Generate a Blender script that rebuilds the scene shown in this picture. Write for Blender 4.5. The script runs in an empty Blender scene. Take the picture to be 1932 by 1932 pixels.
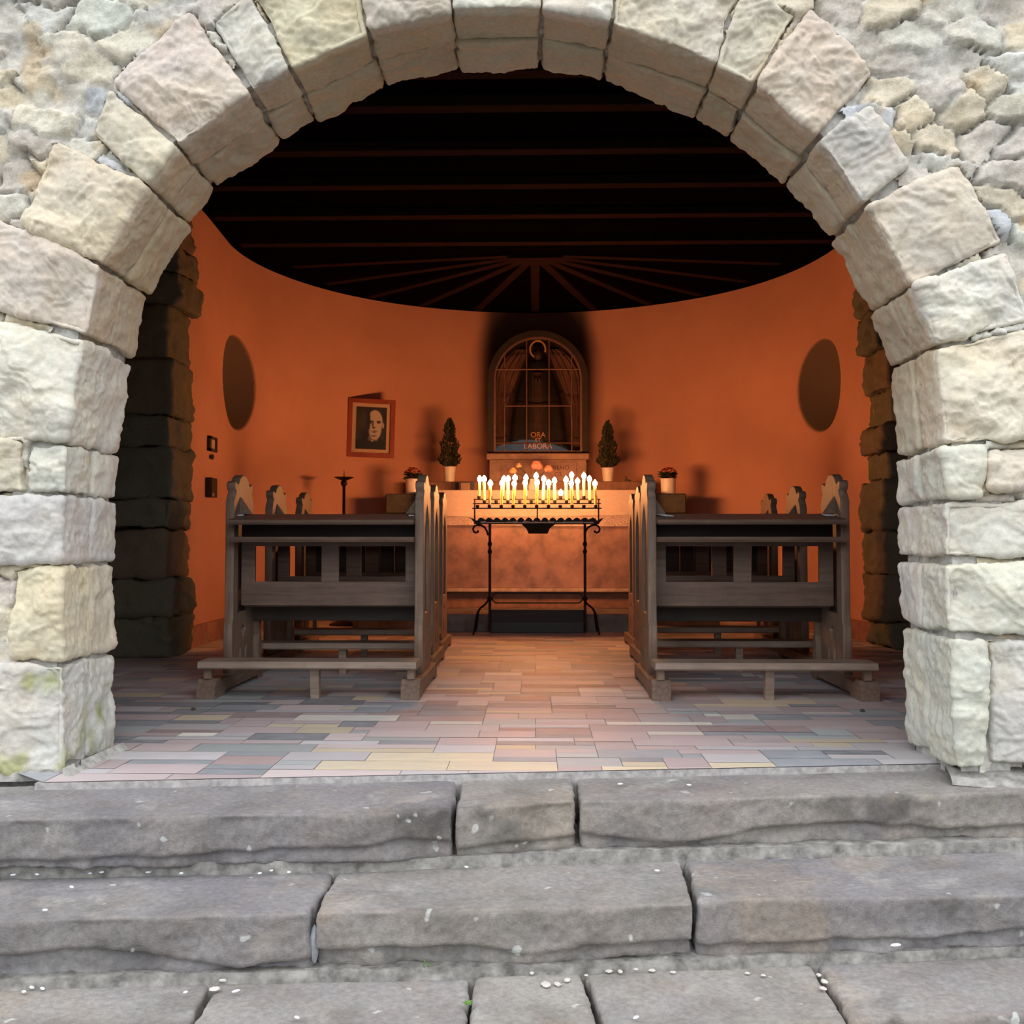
import bpy, math, random
import numpy as np
from mathutils import Vector, Matrix

random.seed(7)
PI = math.pi
sc = bpy.context.scene
COL = sc.collection

# ------------------------------------------------------------------ camera
F = 1900.0
CAMZ = 0.76
PITCH = math.atan(61.0 / F)
YAW = math.atan(44.0 / F)
cam_d = bpy.data.cameras.new('camera')
cam = bpy.data.objects.new('camera', cam_d)
COL.objects.link(cam)
cam.location = (0, 0, CAMZ)
cam.rotation_euler = (PI / 2 + PITCH, 0, YAW)
cam_d.sensor_width = 36
cam_d.lens = 36 * F / 1932
cam_d.clip_start = 0.05
sc.camera = cam
CR = cam.rotation_euler.to_matrix()

# ------------------------------------------------------------------ world: overcast sky, trees low on the horizon
world = bpy.data.worlds.new('sky')
sc.world = world
world.use_nodes = True
wn = world.node_tree
wn.nodes.clear()
wo = wn.nodes.new('ShaderNodeOutputWorld')
bg = wn.nodes.new('ShaderNodeBackground')
tc = wn.nodes.new('ShaderNodeTexCoord')
sx = wn.nodes.new('ShaderNodeSeparateXYZ')
rp = wn.nodes.new('ShaderNodeValToRGB')
rp.color_ramp.elements[0].position = 0.0
rp.color_ramp.elements[0].color = (0.035, 0.04, 0.03, 1)
rp.color_ramp.elements[1].position = 1.0
rp.color_ramp.elements[1].color = (1.0, 1.0, 1.03, 1)
e = rp.color_ramp.elements.new(0.06)
e.color = (0.30, 0.33, 0.33, 1)
e = rp.color_ramp.elements.new(0.30)
e.color = (0.93, 0.96, 1.0, 1)
wn.links.new(tc.outputs['Generated'], sx.inputs[0])
wn.links.new(sx.outputs['Z'], rp.inputs[0])
wn.links.new(rp.outputs[0], bg.inputs[0])
bg.inputs[1].default_value = 2.5
wn.links.new(bg.outputs[0], wo.inputs[0])

sc.view_settings.view_transform = 'Standard'
sc.view_settings.look = 'None'
sc.view_settings.gamma = 1.0
sc.view_settings.use_curve_mapping = False
sc.view_settings.exposure = 0.0
FLAME = 325.0


def ray(px, py):
    return CR @ Vector(((px - 966) / F, (966 - py) / F, -1))


def at(px, py, Y):
    d = ray(px, py)
    t = Y / d.y
    return Vector((d.x * t, Y, CAMZ + d.z * t))


def az(px, py, z):
    d = ray(px, py)
    t = (z - CAMZ) / d.z
    return Vector((d.x * t, d.y * t, z))


# ------------------------------------------------------------------ numpy noise
_rs = np.random.RandomState(11)
_T = _rs.rand(64, 64, 64) * 2 - 1


def vnoise(p):
    p = np.asarray(p, float)
    i = np.floor(p).astype(int)
    f = p - i
    f = f * f * (3 - 2 * f)
    r = 0
    for dx in (0, 1):
        wx = f[:, 0] if dx else 1 - f[:, 0]
        for dy in (0, 1):
            wy = f[:, 1] if dy else 1 - f[:, 1]
            for dz in (0, 1):
                wz = f[:, 2] if dz else 1 - f[:, 2]
                r = r + wx * wy * wz * _T[(i[:, 0] + dx) % 64, (i[:, 1] + dy) % 64, (i[:, 2] + dz) % 64]
    return r


def fbm(p, scale, octs=4, gain=0.5):
    r, a = 0, 1.0
    for o in range(octs):
        r = r + a * vnoise(p * scale + 17.3 * o)
        scale *= 2.03
        a *= gain
    return r


def terrace(f, k=0.3):
    b = np.floor(f)
    t = np.clip((f - b - (1 - k)) / k, 0, 1)
    return b + t * t * (3 - 2 * t)


def ridge(p, scale, octs=3):
    r, a = 0, 1.0
    for o in range(octs):
        r = r + a * (1 - 2 * np.abs(vnoise(p * scale + 9.7 * o)))
        scale *= 2.1
        a *= 0.5
    return r


# ------------------------------------------------------------------ materials
def new_mat(name):
    m = bpy.data.materials.new(name)
    m.use_nodes = True
    nt = m.node_tree
    b = nt.nodes['Principled BSDF']
    return m, nt, b


def N(nt, t, **kw):
    n = nt.nodes.new(t)
    for k, v in kw.items():
        setattr(n, k, v)
    return n


def mixc(nt, a, b, fac, mode='MIX'):
    n = N(nt, 'ShaderNodeMix', data_type='RGBA', blend_type=mode)
    for s, v in ((6, a), (7, b), (0, fac)):
        if hasattr(v, 'links'):
            nt.links.new(v, n.inputs[s])
        else:
            n.inputs[s].default_value = v if s == 0 else tuple(v) + (1,) if len(v) == 3 else v
    return n.outputs[2]


def noise_fac(nt, scale, lo, hi, detail=4, coord=None, rough=0.6):
    n = N(nt, 'ShaderNodeTexNoise')
    n.inputs['Scale'].default_value = scale
    n.inputs['Detail'].default_value = detail
    n.inputs['Roughness'].default_value = rough
    if coord is not None:
        nt.links.new(coord, n.inputs['Vector'])
    r = N(nt, 'ShaderNodeMapRange')
    r.inputs[1].default_value = lo
    r.inputs[2].default_value = hi
    nt.links.new(n.outputs['Fac'], r.inputs[0])
    return r.outputs[0], n.outputs['Fac']


def obj_coord(nt, scale=(1, 1, 1)):
    t = N(nt, 'ShaderNodeTexCoord')
    mp = N(nt, 'ShaderNodeMapping')
    mp.inputs['Scale'].default_value = scale
    nt.links.new(t.outputs['Object'], mp.inputs[0])
    return mp.outputs[0]


def bump(nt, b, h, strength, dist=0.01, prev=None):
    n = N(nt, 'ShaderNodeBump')
    n.inputs['Strength'].default_value = strength
    n.inputs['Distance'].default_value = dist
    nt.links.new(h, n.inputs['Height'])
    if prev is not None:
        nt.links.new(prev, n.inputs['Normal'])
    nt.links.new(n.outputs[0], b.inputs['Normal'])
    return n.outputs[0]


def simple(name, col, rough=0.6, metal=0.0, var=0.12, scale=18, bmp=0.15, stretch=(1, 1, 1), spec=0.5):
    m, nt, b = new_mat(name)
    c = obj_coord(nt, stretch)
    f, raw = noise_fac(nt, scale, 0.3, 0.7, coord=c)
    lo = tuple(max(0, x * (1 - var * 2)) for x in col)
    hi = tuple(min(1, x * (1 + var)) for x in col)
    nt.links.new(mixc(nt, lo, hi, f), b.inputs['Base Color'])
    b.inputs['Roughness'].default_value = rough
    b.inputs['Metallic'].default_value = metal
    b.inputs['Specular IOR Level'].default_value = spec
    if bmp:
        bump(nt, b, raw, bmp, 0.004)
    return m


def stone_mat(name, warm, dark, grain=0.5, rough=0.9, spots=None, dk=.35):
    """base tint from the stone's own colour attribute, mottled"""
    m, nt, b = new_mat(name)
    a = N(nt, 'ShaderNodeAttribute')
    a.attribute_name = 'Col'
    c = obj_coord(nt)
    f1, r1 = noise_fac(nt, 6, 0.42, 0.68, 5, c)
    f2, r2 = noise_fac(nt, 3.3, 0.45, 0.75, 3, c)
    f3, r3 = noise_fac(nt, 55, 0.3, 0.75, 6, c, 0.7)
    col = mixc(nt, a.outputs['Color'], warm, 0.0)
    mw = N(nt, 'ShaderNodeMath', operation='MULTIPLY')
    nt.links.new(f1, mw.inputs[0])
    mw.inputs[1].default_value = 0.38
    col = mixc(nt, a.outputs['Color'], mixc(nt, a.outputs['Color'], warm, 1.0, 'MULTIPLY'), mw.outputs[0])
    md = N(nt, 'ShaderNodeMath', operation='MULTIPLY')
    nt.links.new(f2, md.inputs[0])
    md.inputs[1].default_value = dk
    col = mixc(nt, col, mixc(nt, col, dark, 1.0, 'MULTIPLY'), md.outputs[0])
    sp = N(nt, 'ShaderNodeMapRange')
    sp.inputs[1].default_value = 0.25
    sp.inputs[2].default_value = 0.7
    sp.inputs[3].default_value = 1 - 0.30 * grain
    sp.inputs[4].default_value = 1 + 0.22 * grain
    nt.links.new(r3, sp.inputs[0])
    vm = N(nt, 'ShaderNodeVectorMath', operation='SCALE')
    nt.links.new(col, vm.inputs[0])
    nt.links.new(sp.outputs[0], vm.inputs[3])
    colo = vm.outputs[0]
    if spots:
        n = N(nt, 'ShaderNodeTexNoise')
        n.inputs['Scale'].default_value = spots[1]
        n.inputs['Detail'].default_value = 2
        nt.links.new(c, n.inputs['Vector'])
        r = N(nt, 'ShaderNodeMapRange')
        r.inputs[1].default_value = spots[2]
        r.inputs[2].default_value = spots[2] + 0.03
        nt.links.new(n.outputs['Fac'], r.inputs[0])
        mm = N(nt, 'ShaderNodeMath', operation='MULTIPLY')
        nt.links.new(r.outputs[0], mm.inputs[0])
        mm.inputs[1].default_value = 0.65
        colo = mixc(nt, colo, spots[0], mm.outputs[0])
    nt.links.new(colo, b.inputs['Base Color'])
    b.inputs['Roughness'].default_value = rough
    b.inputs['Specular IOR Level'].default_value = 0.25
    p = bump(nt, b, r3, 0.6 * grain, 0.008)
    _, rf = noise_fac(nt, 190, 0.2, 0.8, 3, c)
    bump(nt, b, rf, 0.5 * grain, 0.003, p)
    return m


M_ROCK = stone_mat('sandstone', (1.0, 0.84, 0.66), (0.80, 0.83, 0.86), 0.55)
M_RUBBLE = stone_mat('rubble_masonry', (1.0, 0.86, 0.70), (0.78, 0.80, 0.84), 0.9)
M_STEP = stone_mat('weathered_step_stone', (1.0, 0.88, 0.76), (0.62, 0.64, 0.66), 1.0,
                   spots=((0.60, 0.62, 0.60), 13.0, 0.70), dk=.75)
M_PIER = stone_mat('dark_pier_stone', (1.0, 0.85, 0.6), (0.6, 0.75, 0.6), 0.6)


def tile_mat():
    m, nt, b = new_mat('marble_tiles')
    a = N(nt, 'ShaderNodeAttribute')
    a.attribute_name = 'Col'
    c = obj_coord(nt, (1.0, 2.6, 1))
    f1, r1 = noise_fac(nt, 9, 0.35, 0.7, 6, c, 0.7)
    col = mixc(nt, a.outputs['Color'], (0.60, 0.55, 0.55), 0.0)
    mm = N(nt, 'ShaderNodeMath', operation='MULTIPLY')
    nt.links.new(f1, mm.inputs[0])
    mm.inputs[1].default_value = 0.5
    col = mixc(nt, a.outputs['Color'], (0.50, 0.46, 0.47), mm.outputs[0])
    c2 = obj_coord(nt)
    f2, r2 = noise_fac(nt, 2.2, 0.5, 0.75, 5, c2, 0.7)
    m2 = N(nt, 'ShaderNodeMath', operation='MULTIPLY')
    nt.links.new(f2, m2.inputs[0])
    m2.inputs[1].default_value = 0.3
    col = mixc(nt, col, (0.62, 0.62, 0.64), m2.outputs[0])
    nt.links.new(col, b.inputs['Base Color'])
    rr = N(nt, 'ShaderNodeMapRange')
    rr.inputs[3].default_value = 0.42
    rr.inputs[4].default_value = 0.7
    nt.links.new(r2, rr.inputs[0])
    nt.links.new(rr.outputs[0], b.inputs['Roughness'])
    bump(nt, b, r1, 0.08, 0.003)
    return m


M_TILE = tile_mat()


def plaster_mat():
    m, nt, b = new_mat('terracotta_plaster')
    c = obj_coord(nt)
    f1, r1 = noise_fac(nt, 1.3, 0.35, 0.7, 4, c)
    col = mixc(nt, (0.56, 0.285, 0.205), (0.64, 0.33, 0.235), f1)
    f2, r2 = noise_fac(nt, 26, 0.70, 0.74, 3, c)
    m2 = N(nt, 'ShaderNodeMath', operation='MULTIPLY')
    nt.links.new(f2, m2.inputs[0])
    m2.inputs[1].default_value = 0.25
    col = mixc(nt, col, (0.36, 0.19, 0.14), m2.outputs[0])
    # shrine's candle-cast shadow darkened into the plaster above and beside it, in the wall's own coordinates
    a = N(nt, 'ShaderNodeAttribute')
    a.attribute_name = 'painted_shadow'
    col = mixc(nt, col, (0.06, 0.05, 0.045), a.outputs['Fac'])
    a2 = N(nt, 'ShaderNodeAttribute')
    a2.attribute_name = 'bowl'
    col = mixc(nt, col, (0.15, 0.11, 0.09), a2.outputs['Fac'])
    nt.links.new(col, b.inputs['Base Color'])
    b.inputs['Roughness'].default_value = 0.95
    b.inputs['Specular IOR Level'].default_value = 0.15
    _, r3 = noise_fac(nt, 90, 0.2, 0.8, 4, c)
    bump(nt, b, r3, 0.15, 0.004)
    return m


M_PLASTER = plaster_mat()


def wood_mat(name, a, bcol, rough=0.6, axis='X', spec=0.35):
    m, nt, b = new_mat(name)
    st = {'X': (2, 28, 28), 'Y': (28, 2, 28), 'Z': (28, 28, 2)}[axis]
    c = obj_coord(nt, st)
    f, raw = noise_fac(nt, 1.6, 0.3, 0.72, 7, c, 0.7)
    c2 = obj_coord(nt)
    f2, _ = noise_fac(nt, 5, 0.4, 0.7, 4, c2)
    col = mixc(nt, a, bcol, f)
    m2 = N(nt, 'ShaderNodeMath', operation='MULTIPLY')
    nt.links.new(f2, m2.inputs[0])
    m2.inputs[1].default_value = 0.4
    col = mixc(nt, col, tuple(x * 0.6 for x in a), m2.outputs[0])
    nt.links.new(col, b.inputs['Base Color'])
    b.inputs['Roughness'].default_value = rough
    b.inputs['Specular IOR Level'].default_value = spec
    bump(nt, b, raw, 0.25, 0.003)
    return m


M_OAKX = wood_mat('aged_oak_lengthwise', (0.12, 0.074, 0.056), (0.235, 0.155, 0.118), 0.5, 'X')
M_OAKY = wood_mat('aged_oak_deep', (0.14, 0.09, 0.066), (0.28, 0.195, 0.145), 0.55, 'Y')
M_OAKZ = wood_mat('aged_oak_upright', (0.155, 0.10, 0.072), (0.315, 0.22, 0.16), 0.55, 'Z')
M_OAKL = wood_mat('worn_oak_kneeler', (0.235, 0.17, 0.13), (0.42, 0.32, 0.25), 0.6, 'X')
M_OAKD = wood_mat('dark_oak', (0.035, 0.024, 0.02), (0.07, 0.048, 0.04), 0.55, 'X')
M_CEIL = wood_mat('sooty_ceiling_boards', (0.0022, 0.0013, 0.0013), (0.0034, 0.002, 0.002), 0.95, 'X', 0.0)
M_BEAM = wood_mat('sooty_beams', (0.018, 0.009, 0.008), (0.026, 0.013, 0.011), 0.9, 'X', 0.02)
M_IRON = simple('black_wrought_iron', (0.018, 0.015, 0.014), 0.5, 0.6, 0.2, 60, 0.2)
M_IRONB = simple('brown_iron_grille', (0.20, 0.10, 0.08), 0.5, 0.3, 0.2, 60, 0.1)
M_MORTAR = simple('lime_mortar', (0.50, 0.49, 0.46), 0.95, 0, 0.2, 30, 0.8, spec=0.1)
M_BED = simple('mortar_bed', (0.33, 0.32, 0.30), 0.95, 0, 0.3, 22, 0.9, spec=0.1)
M_GROUT = simple('floor_grout', (0.42, 0.40, 0.39), 0.9, 0, 0.2, 40, 0.2)
M_GROUND = simple('gravel_ground', (0.10, 0.095, 0.08), 0.95, 0, 0.3, 40, 0.8)
M_ALTAR = simple('mottled_brown_marble', (0.27, 0.155, 0.13), 0.4, 0, 0.26, 6, 0.05)
M_ALTARM = simple('marble_moulding', (0.42, 0.31, 0.25), 0.4, 0, 0.2, 12, 0.05)
M_DARKST = simple('dark_green_stone', (0.075, 0.07, 0.055), 0.6, 0, 0.2, 14, 0.1)
M_LIGHTST = simple('pink_stone', (0.32, 0.20, 0.16), 0.6, 0, 0.15, 14, 0.1)
M_BROWNST = simple('brown_stone_ledge', (0.24, 0.12, 0.08), 0.6, 0, 0.15, 14, 0.1)
M_PANEL = simple('inscribed_stone', (0.33, 0.20, 0.19), 0.6, 0, 0.15, 14, 0.1)
M_LETTER = simple('engraved_letters', (0.12, 0.055, 0.045), 0.7, 0, 0.1, 14, 0)
M_CLOTH = simple('white_altar_cloth', (0.50, 0.41, 0.38), 0.9, 0, 0.05, 30, 0.1)
M_POT = simple('white_glazed_pot', (0.78, 0.74, 0.70), 0.45, 0, 0.04, 20, 0)
M_SOIL = simple('potting_soil', (0.05, 0.035, 0.025), 0.95, 0, 0.3, 60, 0.8)
M_LEAFD = simple('dark_conifer_leaves', (0.028, 0.036, 0.014), 0.8, 0, 0.3, 40, 0)
M_LEAF = simple('green_leaves', (0.04, 0.085, 0.02), 0.6, 0, 0.3, 30, 0)
M_GRASS = simple('fresh_grass', (0.16, 0.33, 0.06), 0.6, 0, 0.3, 30, 0)
M_RED = simple('red_petals', (0.36, 0.02, 0.02), 0.6, 0, 0.25, 50, 0)
M_PINK = simple('pink_petals', (0.85, 0.38, 0.30), 0.6, 0, 0.1, 30, 0)
M_CREAM = simple('cream_petals', (0.80, 0.58, 0.30), 0.6, 0, 0.1, 30, 0)
M_PAPER = simple('white_paper', (0.85, 0.87, 0.92), 0.7, 0, 0.03, 30, 0)
M_PEBBLE = simple('pale_pebble', (0.66, 0.62, 0.57), 0.85, 0, 0.12, 30, 0.2)
M_SLATE = simple('grey_pebble', (0.30, 0.32, 0.35), 0.8, 0, 0.12, 30, 0.2)
M_BARK = simple('dark_bark_crumb', (0.09, 0.065, 0.05), 0.95, 0, 0.12, 30, 0.2)
M_REDWOOD = wood_mat('reddish_frame_wood', (0.26, 0.06, 0.035), (0.36, 0.09, 0.05), 0.4, 'Z')
M_MAT = simple('cream_mount', (0.55, 0.40, 0.28), 0.8, 0, 0.04, 30, 0)
M_BLACK = simple('black_paint', (0.012, 0.011, 0.012), 0.4, 0, 0.1, 30, 0)
M_ROBE = simple('dark_mantle', (0.010, 0.007, 0.007), 0.7, 0, 0.3, 12, 0.2)
M_GOWN = simple('brown_gown', (0.05, 0.025, 0.02), 0.7, 0, 0.3, 12, 0.2)
M_SKIN = simple('painted_face', (0.05, 0.025, 0.02), 0.6, 0, 0.1, 12, 0)
M_GOLD = simple('gilded_metal', (0.95, 0.52, 0.18), 0.4, 0.25, 0.08, 30, 0)
M_GOLDL = simple('gilded_letters', (0.62, 0.30, 0.12), 0.5, 0.2, 0.08, 30, 0)
M_NICHE = simple('niche_lining', (0.10, 0.05, 0.04), 0.8, 0, 0.2, 9, 0.1)
M_FRAME = simple('shrine_stone_frame', (0.022, 0.014, 0.012), 0.7, 0, 0.2, 9, 0.1)
M_DRAPE = simple('dusky_pink_drapery', (0.20, 0.10, 0.085), 0.9, 0, 0.2, 9, 0.1)
M_WAXD = simple('wax_drips', (0.62, 0.56, 0.48), 0.5, 0, 0.1, 30, 0.3)
M_BOWL = simple('grey_render', (0.30, 0.20, 0.16), 0.9, 0, 0.15, 12, 0.2)
M_SKIRT = simple('skirting_render', (0.34, 0.17, 0.13), 0.85, 0, 0.2, 7, 0.3)


def wax_mat():
    m, nt, b = new_mat('yellow_wax')
    c = obj_coord(nt)
    f, raw = noise_fac(nt, 40, 0.3, 0.7, 3, c)
    nt.links.new(mixc(nt, (0.95, 0.72, 0.30), (0.98, 0.80, 0.42), f), b.inputs['Base Color'])
    b.inputs['Roughness'].default_value = 0.45
    b.inputs['Subsurface Weight'].default_value = 1.0
    b.inputs['Subsurface Radius'].default_value = (1.0, 0.6, 0.25)
    b.inputs['Subsurface Scale'].default_value = 0.03
    return m


M_WAX = wax_mat()


def flame_mat():
    m, nt, b = new_mat('candle_flame')
    nt.nodes.remove(b)
    em = N(nt, 'ShaderNodeEmission')
    em.inputs[0].default_value = (1.0, 0.37, 0.12, 1)
    em.inputs[1].default_value = FLAME
    nt.links.new(em.outputs[0], nt.nodes['Material Output'].inputs[0])
    return m


M_FLAME = flame_mat()


def glass_mat():
    m, nt, b = new_mat('clear_glass')
    nt.nodes.remove(b)
    g = N(nt, 'ShaderNodeBsdfGlossy')
    g.inputs['Roughness'].default_value = 0.02
    t = N(nt, 'ShaderNodeBsdfTransparent')
    t.inputs[0].default_value = (0.93, 0.93, 0.92, 1)
    fr = N(nt, 'ShaderNodeFresnel')
    fr.inputs[0].default_value = 1.5
    mr = N(nt, 'ShaderNodeMath', operation='MULTIPLY')
    mr.inputs[1].default_value = 1.4
    nt.links.new(fr.outputs[0], mr.inputs[0])
    mx = N(nt, 'ShaderNodeMixShader')
    nt.links.new(mr.outputs[0], mx.inputs[0])
    nt.links.new(t.outputs[0], mx.inputs[1])
    nt.links.new(g.outputs[0], mx.inputs[2])
    nt.links.new(mx.outputs[0], nt.nodes['Material Output'].inputs[0])
    return m


M_GLASS = glass_mat()


def attr_mat(name, rough=0.5):
    m, nt, b = new_mat(name)
    a = N(nt, 'ShaderNodeAttribute')
    a.attribute_name = 'Col'
    nt.links.new(a.outputs['Color'], b.inputs['Base Color'])
    b.inputs['Roughness'].default_value = rough
    return m


M_PRINT = attr_mat('printed_photograph', 0.4)


# ------------------------------------------------------------------ object helpers
def tag(o, label=None, cat=None, group=None, kind=None):
    if label: o['label'] = label
    if cat: o['category'] = cat
    if group: o['group'] = group
    if kind: o['kind'] = kind
    return o


def link(name, me, mat, parent=None, smooth=True, loc=None):
    o = bpy.data.objects.new(name, me)
    COL.objects.link(o)
    if mat is not None and not me.materials:
        me.materials.append(mat)
    if parent is not None:
        o.parent = parent
    if loc is not None:
        o.location = loc
    if smooth and len(me.polygons):
        me.polygons.foreach_set('use_smooth', [True] * len(me.polygons))
    return o


def empty(name, loc=(0, 0, 0), rz=0.0):
    o = bpy.data.objects.new(name, None)
    COL.objects.link(o)
    o.location = loc
    o.rotation_euler = (0, 0, rz)
    o.empty_display_size = 0.1
    return o


def copy_tree(o, parent=None):
    c = o.copy()
    COL.objects.link(c)
    c.parent = parent
    for ch in list(o.children):
        copy_tree(ch, c)
    return c


def np_mesh(name, V, Fq, cols=None, extra=None):
    me = bpy.data.meshes.new(name)
    Fq = np.asarray(Fq)
    me.vertices.add(len(V))
    me.vertices.foreach_set('co', np.asarray(V, np.float32).ravel())
    k = Fq.shape[1]
    me.loops.add(Fq.size)
    me.loops.foreach_set('vertex_index', Fq.ravel().astype(np.int32))
    me.polygons.add(len(Fq))
    me.polygons.foreach_set('loop_start', np.arange(0, Fq.size, k, dtype=np.int32))
    me.update(calc_edges=True)
    if cols is not None:
        a = me.color_attributes.new('Col', 'FLOAT_COLOR', 'POINT')
        cc = np.ones((len(V), 4), np.float32)
        cc[:, :3] = cols
        a.data.foreach_set('color', cc.ravel())
    if extra is not None:
        a = me.attributes.new(extra[0], 'FLOAT', 'POINT')
        a.data.foreach_set('value', np.asarray(extra[1], np.float32))
    return me


class MB:
    """collects shapes into one mesh"""
    def __init__(s):
        s.v = []
        s.f = []

    def add(s, vs, fs):
        k = len(s.v)
        s.v += [tuple(v) for v in vs]
        s.f += [tuple(i + k for i in f) for f in fs]
        return s

    def box(s, x0, x1, y0, y1, z0, z1, c=0.003):
        c = min(c, (x1 - x0) / 3, (y1 - y0) / 3, (z1 - z0) / 3)
        if c <= 0.0002:
            vs = [(x, y, z) for x in (x0, x1) for y in (y0, y1) for z in (z0, z1)]
            return s.add(vs, [(0, 1, 3, 2), (4, 6, 7, 5), (0, 4, 5, 1), (2, 3, 7, 6), (0, 2, 6, 4), (1, 5, 7, 3)])
        vs = []
        idx = {}
        for a, X in enumerate((x0, x1)):
            for b, Y in enumerate((y0, y1)):
                for d, Z in enumerate((z0, z1)):
                    sxn, syn, szn = (1 - 2 * a) * c, (1 - 2 * b) * c, (1 - 2 * d) * c
                    for k, (ox, oy, oz) in enumerate(((0, syn, szn), (sxn, 0, szn), (sxn, syn, 0))):
                        idx[(a, b, d, k)] = len(vs)
                        vs.append((X + ox, Y + oy, Z + oz))
        fs = []
        for a in (0, 1):
            q = [idx[(a, 0, 0, 0)], idx[(a, 0, 1, 0)], idx[(a, 1, 1, 0)], idx[(a, 1, 0, 0)]]
            fs.append(q if a == 0 else q[::-1])
            q = [idx[(0, a, 0, 1)], idx[(1, a, 0, 1)], idx[(1, a, 1, 1)], idx[(0, a, 1, 1)]]
            fs.append(q if a == 0 else q[::-1])
            q = [idx[(0, 0, a, 2)], idx[(0, 1, a, 2)], idx[(1, 1, a, 2)], idx[(1, 0, a, 2)]]
            fs.append(q if a == 0 else q[::-1])
        for a in (0, 1):
            for b in (0, 1):
                q = [idx[(0, a, b, 1)], idx[(0, a, b, 2)], idx[(1, a, b, 2)], idx[(1, a, b, 1)]]
                fs.append(q if (a ^ b) == 0 else q[::-1])
                q = [idx[(a, 0, b, 2)], idx[(a, 0, b, 0)], idx[(a, 1, b, 0)], idx[(a, 1, b, 2)]]
                fs.append(q if (a ^ b) == 0 else q[::-1])
                q = [idx[(a, b, 0, 0)], idx[(a, b, 0, 1)], idx[(a, b, 1, 1)], idx[(a, b, 1, 0)]]
                fs.append(q if (a ^ b) == 0 else q[::-1])
        for a in (0, 1):
            for b in (0, 1):
                for d in (0, 1):
                    q = [idx[(a, b, d, 0)], idx[(a, b, d, 1)], idx[(a, b, d, 2)]]
                    fs.append(q if (a + b + d) % 2 else q[::-1])
        return s.add(vs, fs)

    def prism(s, poly, axis, a0, a1):
        """polygon in the two other axes (order x,y,z minus axis) pulled along axis"""
        def mk(p, a):
            l = list(p)
            l.insert('xyz'.index(axis), a)
            return tuple(l)
        n = len(poly)
        vs = [mk(p, a0) for p in poly] + [mk(p, a1) for p in poly]
        fs = [tuple(range(n))[::-1], tuple(range(n, 2 * n))]
        fs += [(i, (i + 1) % n, n + (i + 1) % n, n + i) for i in range(n)]
        return s.add(vs, fs)

    def tube(s, path, r, seg=8, cap=True):
        P = [Vector(p) for p in path]
        n = len(P)
        R = r if hasattr(r, '__len__') else [r] * n
        vs = []
        up = Vector((0, 0, 1))
        t0 = (P[1] - P[0]).normalized()
        if abs(t0.dot(up)) > 0.95:
            up = Vector((0, 1, 0))
        a = t0.cross(up).normalized()
        for i in range(n):
            t = (P[min(i + 1, n - 1)] - P[max(i - 1, 0)]).normalized()
            a = (a - t * a.dot(t)).normalized()
            b = t.cross(a)
            for k in range(seg):
                w = 2 * PI * k / seg
                vs.append(P[i] + (a * math.cos(w) + b * math.sin(w)) * R[i])
        fs = []
        for i in range(n - 1):
            for k in range(seg):
                k2 = (k + 1) % seg
                fs.append((i * seg + k, i * seg + k2, (i + 1) * seg + k2, (i + 1) * seg + k))
        if cap:
            fs.append(tuple(range(seg))[::-1])
            fs.append(tuple((n - 1) * seg + k for k in range(seg)))
        return s.add(vs, fs)

    def lathe(s, prof, seg=20, c=(0, 0, 0)):
        vs, fs = [], []
        for (r, z) in prof:
            for k in range(seg):
                w = 2 * PI * k / seg
                vs.append((c[0] + r * math.cos(w), c[1] + r * math.sin(w), c[2] + z))
        n = len(prof)
        for i in range(n - 1):
            for k in range(seg):
                k2 = (k + 1) % seg
                fs.append((i * seg + k, i * seg + k2, (i + 1) * seg + k2, (i + 1) * seg + k))
        fs.append(tuple(range(seg))[::-1])
        fs.append(tuple((n - 1) * seg + k for k in range(seg)))
        return s.add(vs, fs)

    def blob(s, c, r, seg=10, rings=6, jit=0.0, rnd=random):
        r = r if hasattr(r, '__len__') else (r, r, r)
        vs, fs = [], []
        for i in range(rings + 1):
            th = PI * i / rings
            for k in range(seg):
                w = 2 * PI * k / seg
                j = 1 + (rnd.random() - 0.5) * jit
                vs.append((c[0] + r[0] * j * math.sin(th) * math.cos(w), c[1] + r[1] * j * math.sin(th) * math.sin(w),
                           c[2] - r[2] * j * math.cos(th)))
        for i in range(rings):
            for k in range(seg):
                k2 = (k + 1) % seg
                fs.append((i * seg + k, i * seg + k2, (i + 1) * seg + k2, (i + 1) * seg + k))
        return s.add(vs, fs)

    def leaf(s, p, d, l, w, nrm=(0, 0, 1), bend=0.15):
        p, d = Vector(p), Vector(d).normalized()
        nn = Vector(nrm)
        a = d.cross(nn)
        if a.length < 1e-4:
            a = d.cross(Vector((1, 0, 0)))
        a.normalize()
        u = a.cross(d)
        vs = [p, p + d * l * .4 + a * w * .5 + u * l * bend, p + d * l, p + d * l * .4 - a * w * .5 + u * l * bend,
              p + d * l * .45]
        return s.add(vs, [(0, 1, 4), (1, 2, 4), (2, 3, 4), (3, 0, 4)])

    def build(s, name, mat, parent=None, smooth=False, loc=None, auto=None):
        me = bpy.data.meshes.new(name)
        me.from_pydata(s.v, [], s.f)
        me.validate()
        o = link(name, me, mat, parent, smooth, loc)
        return o


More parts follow.
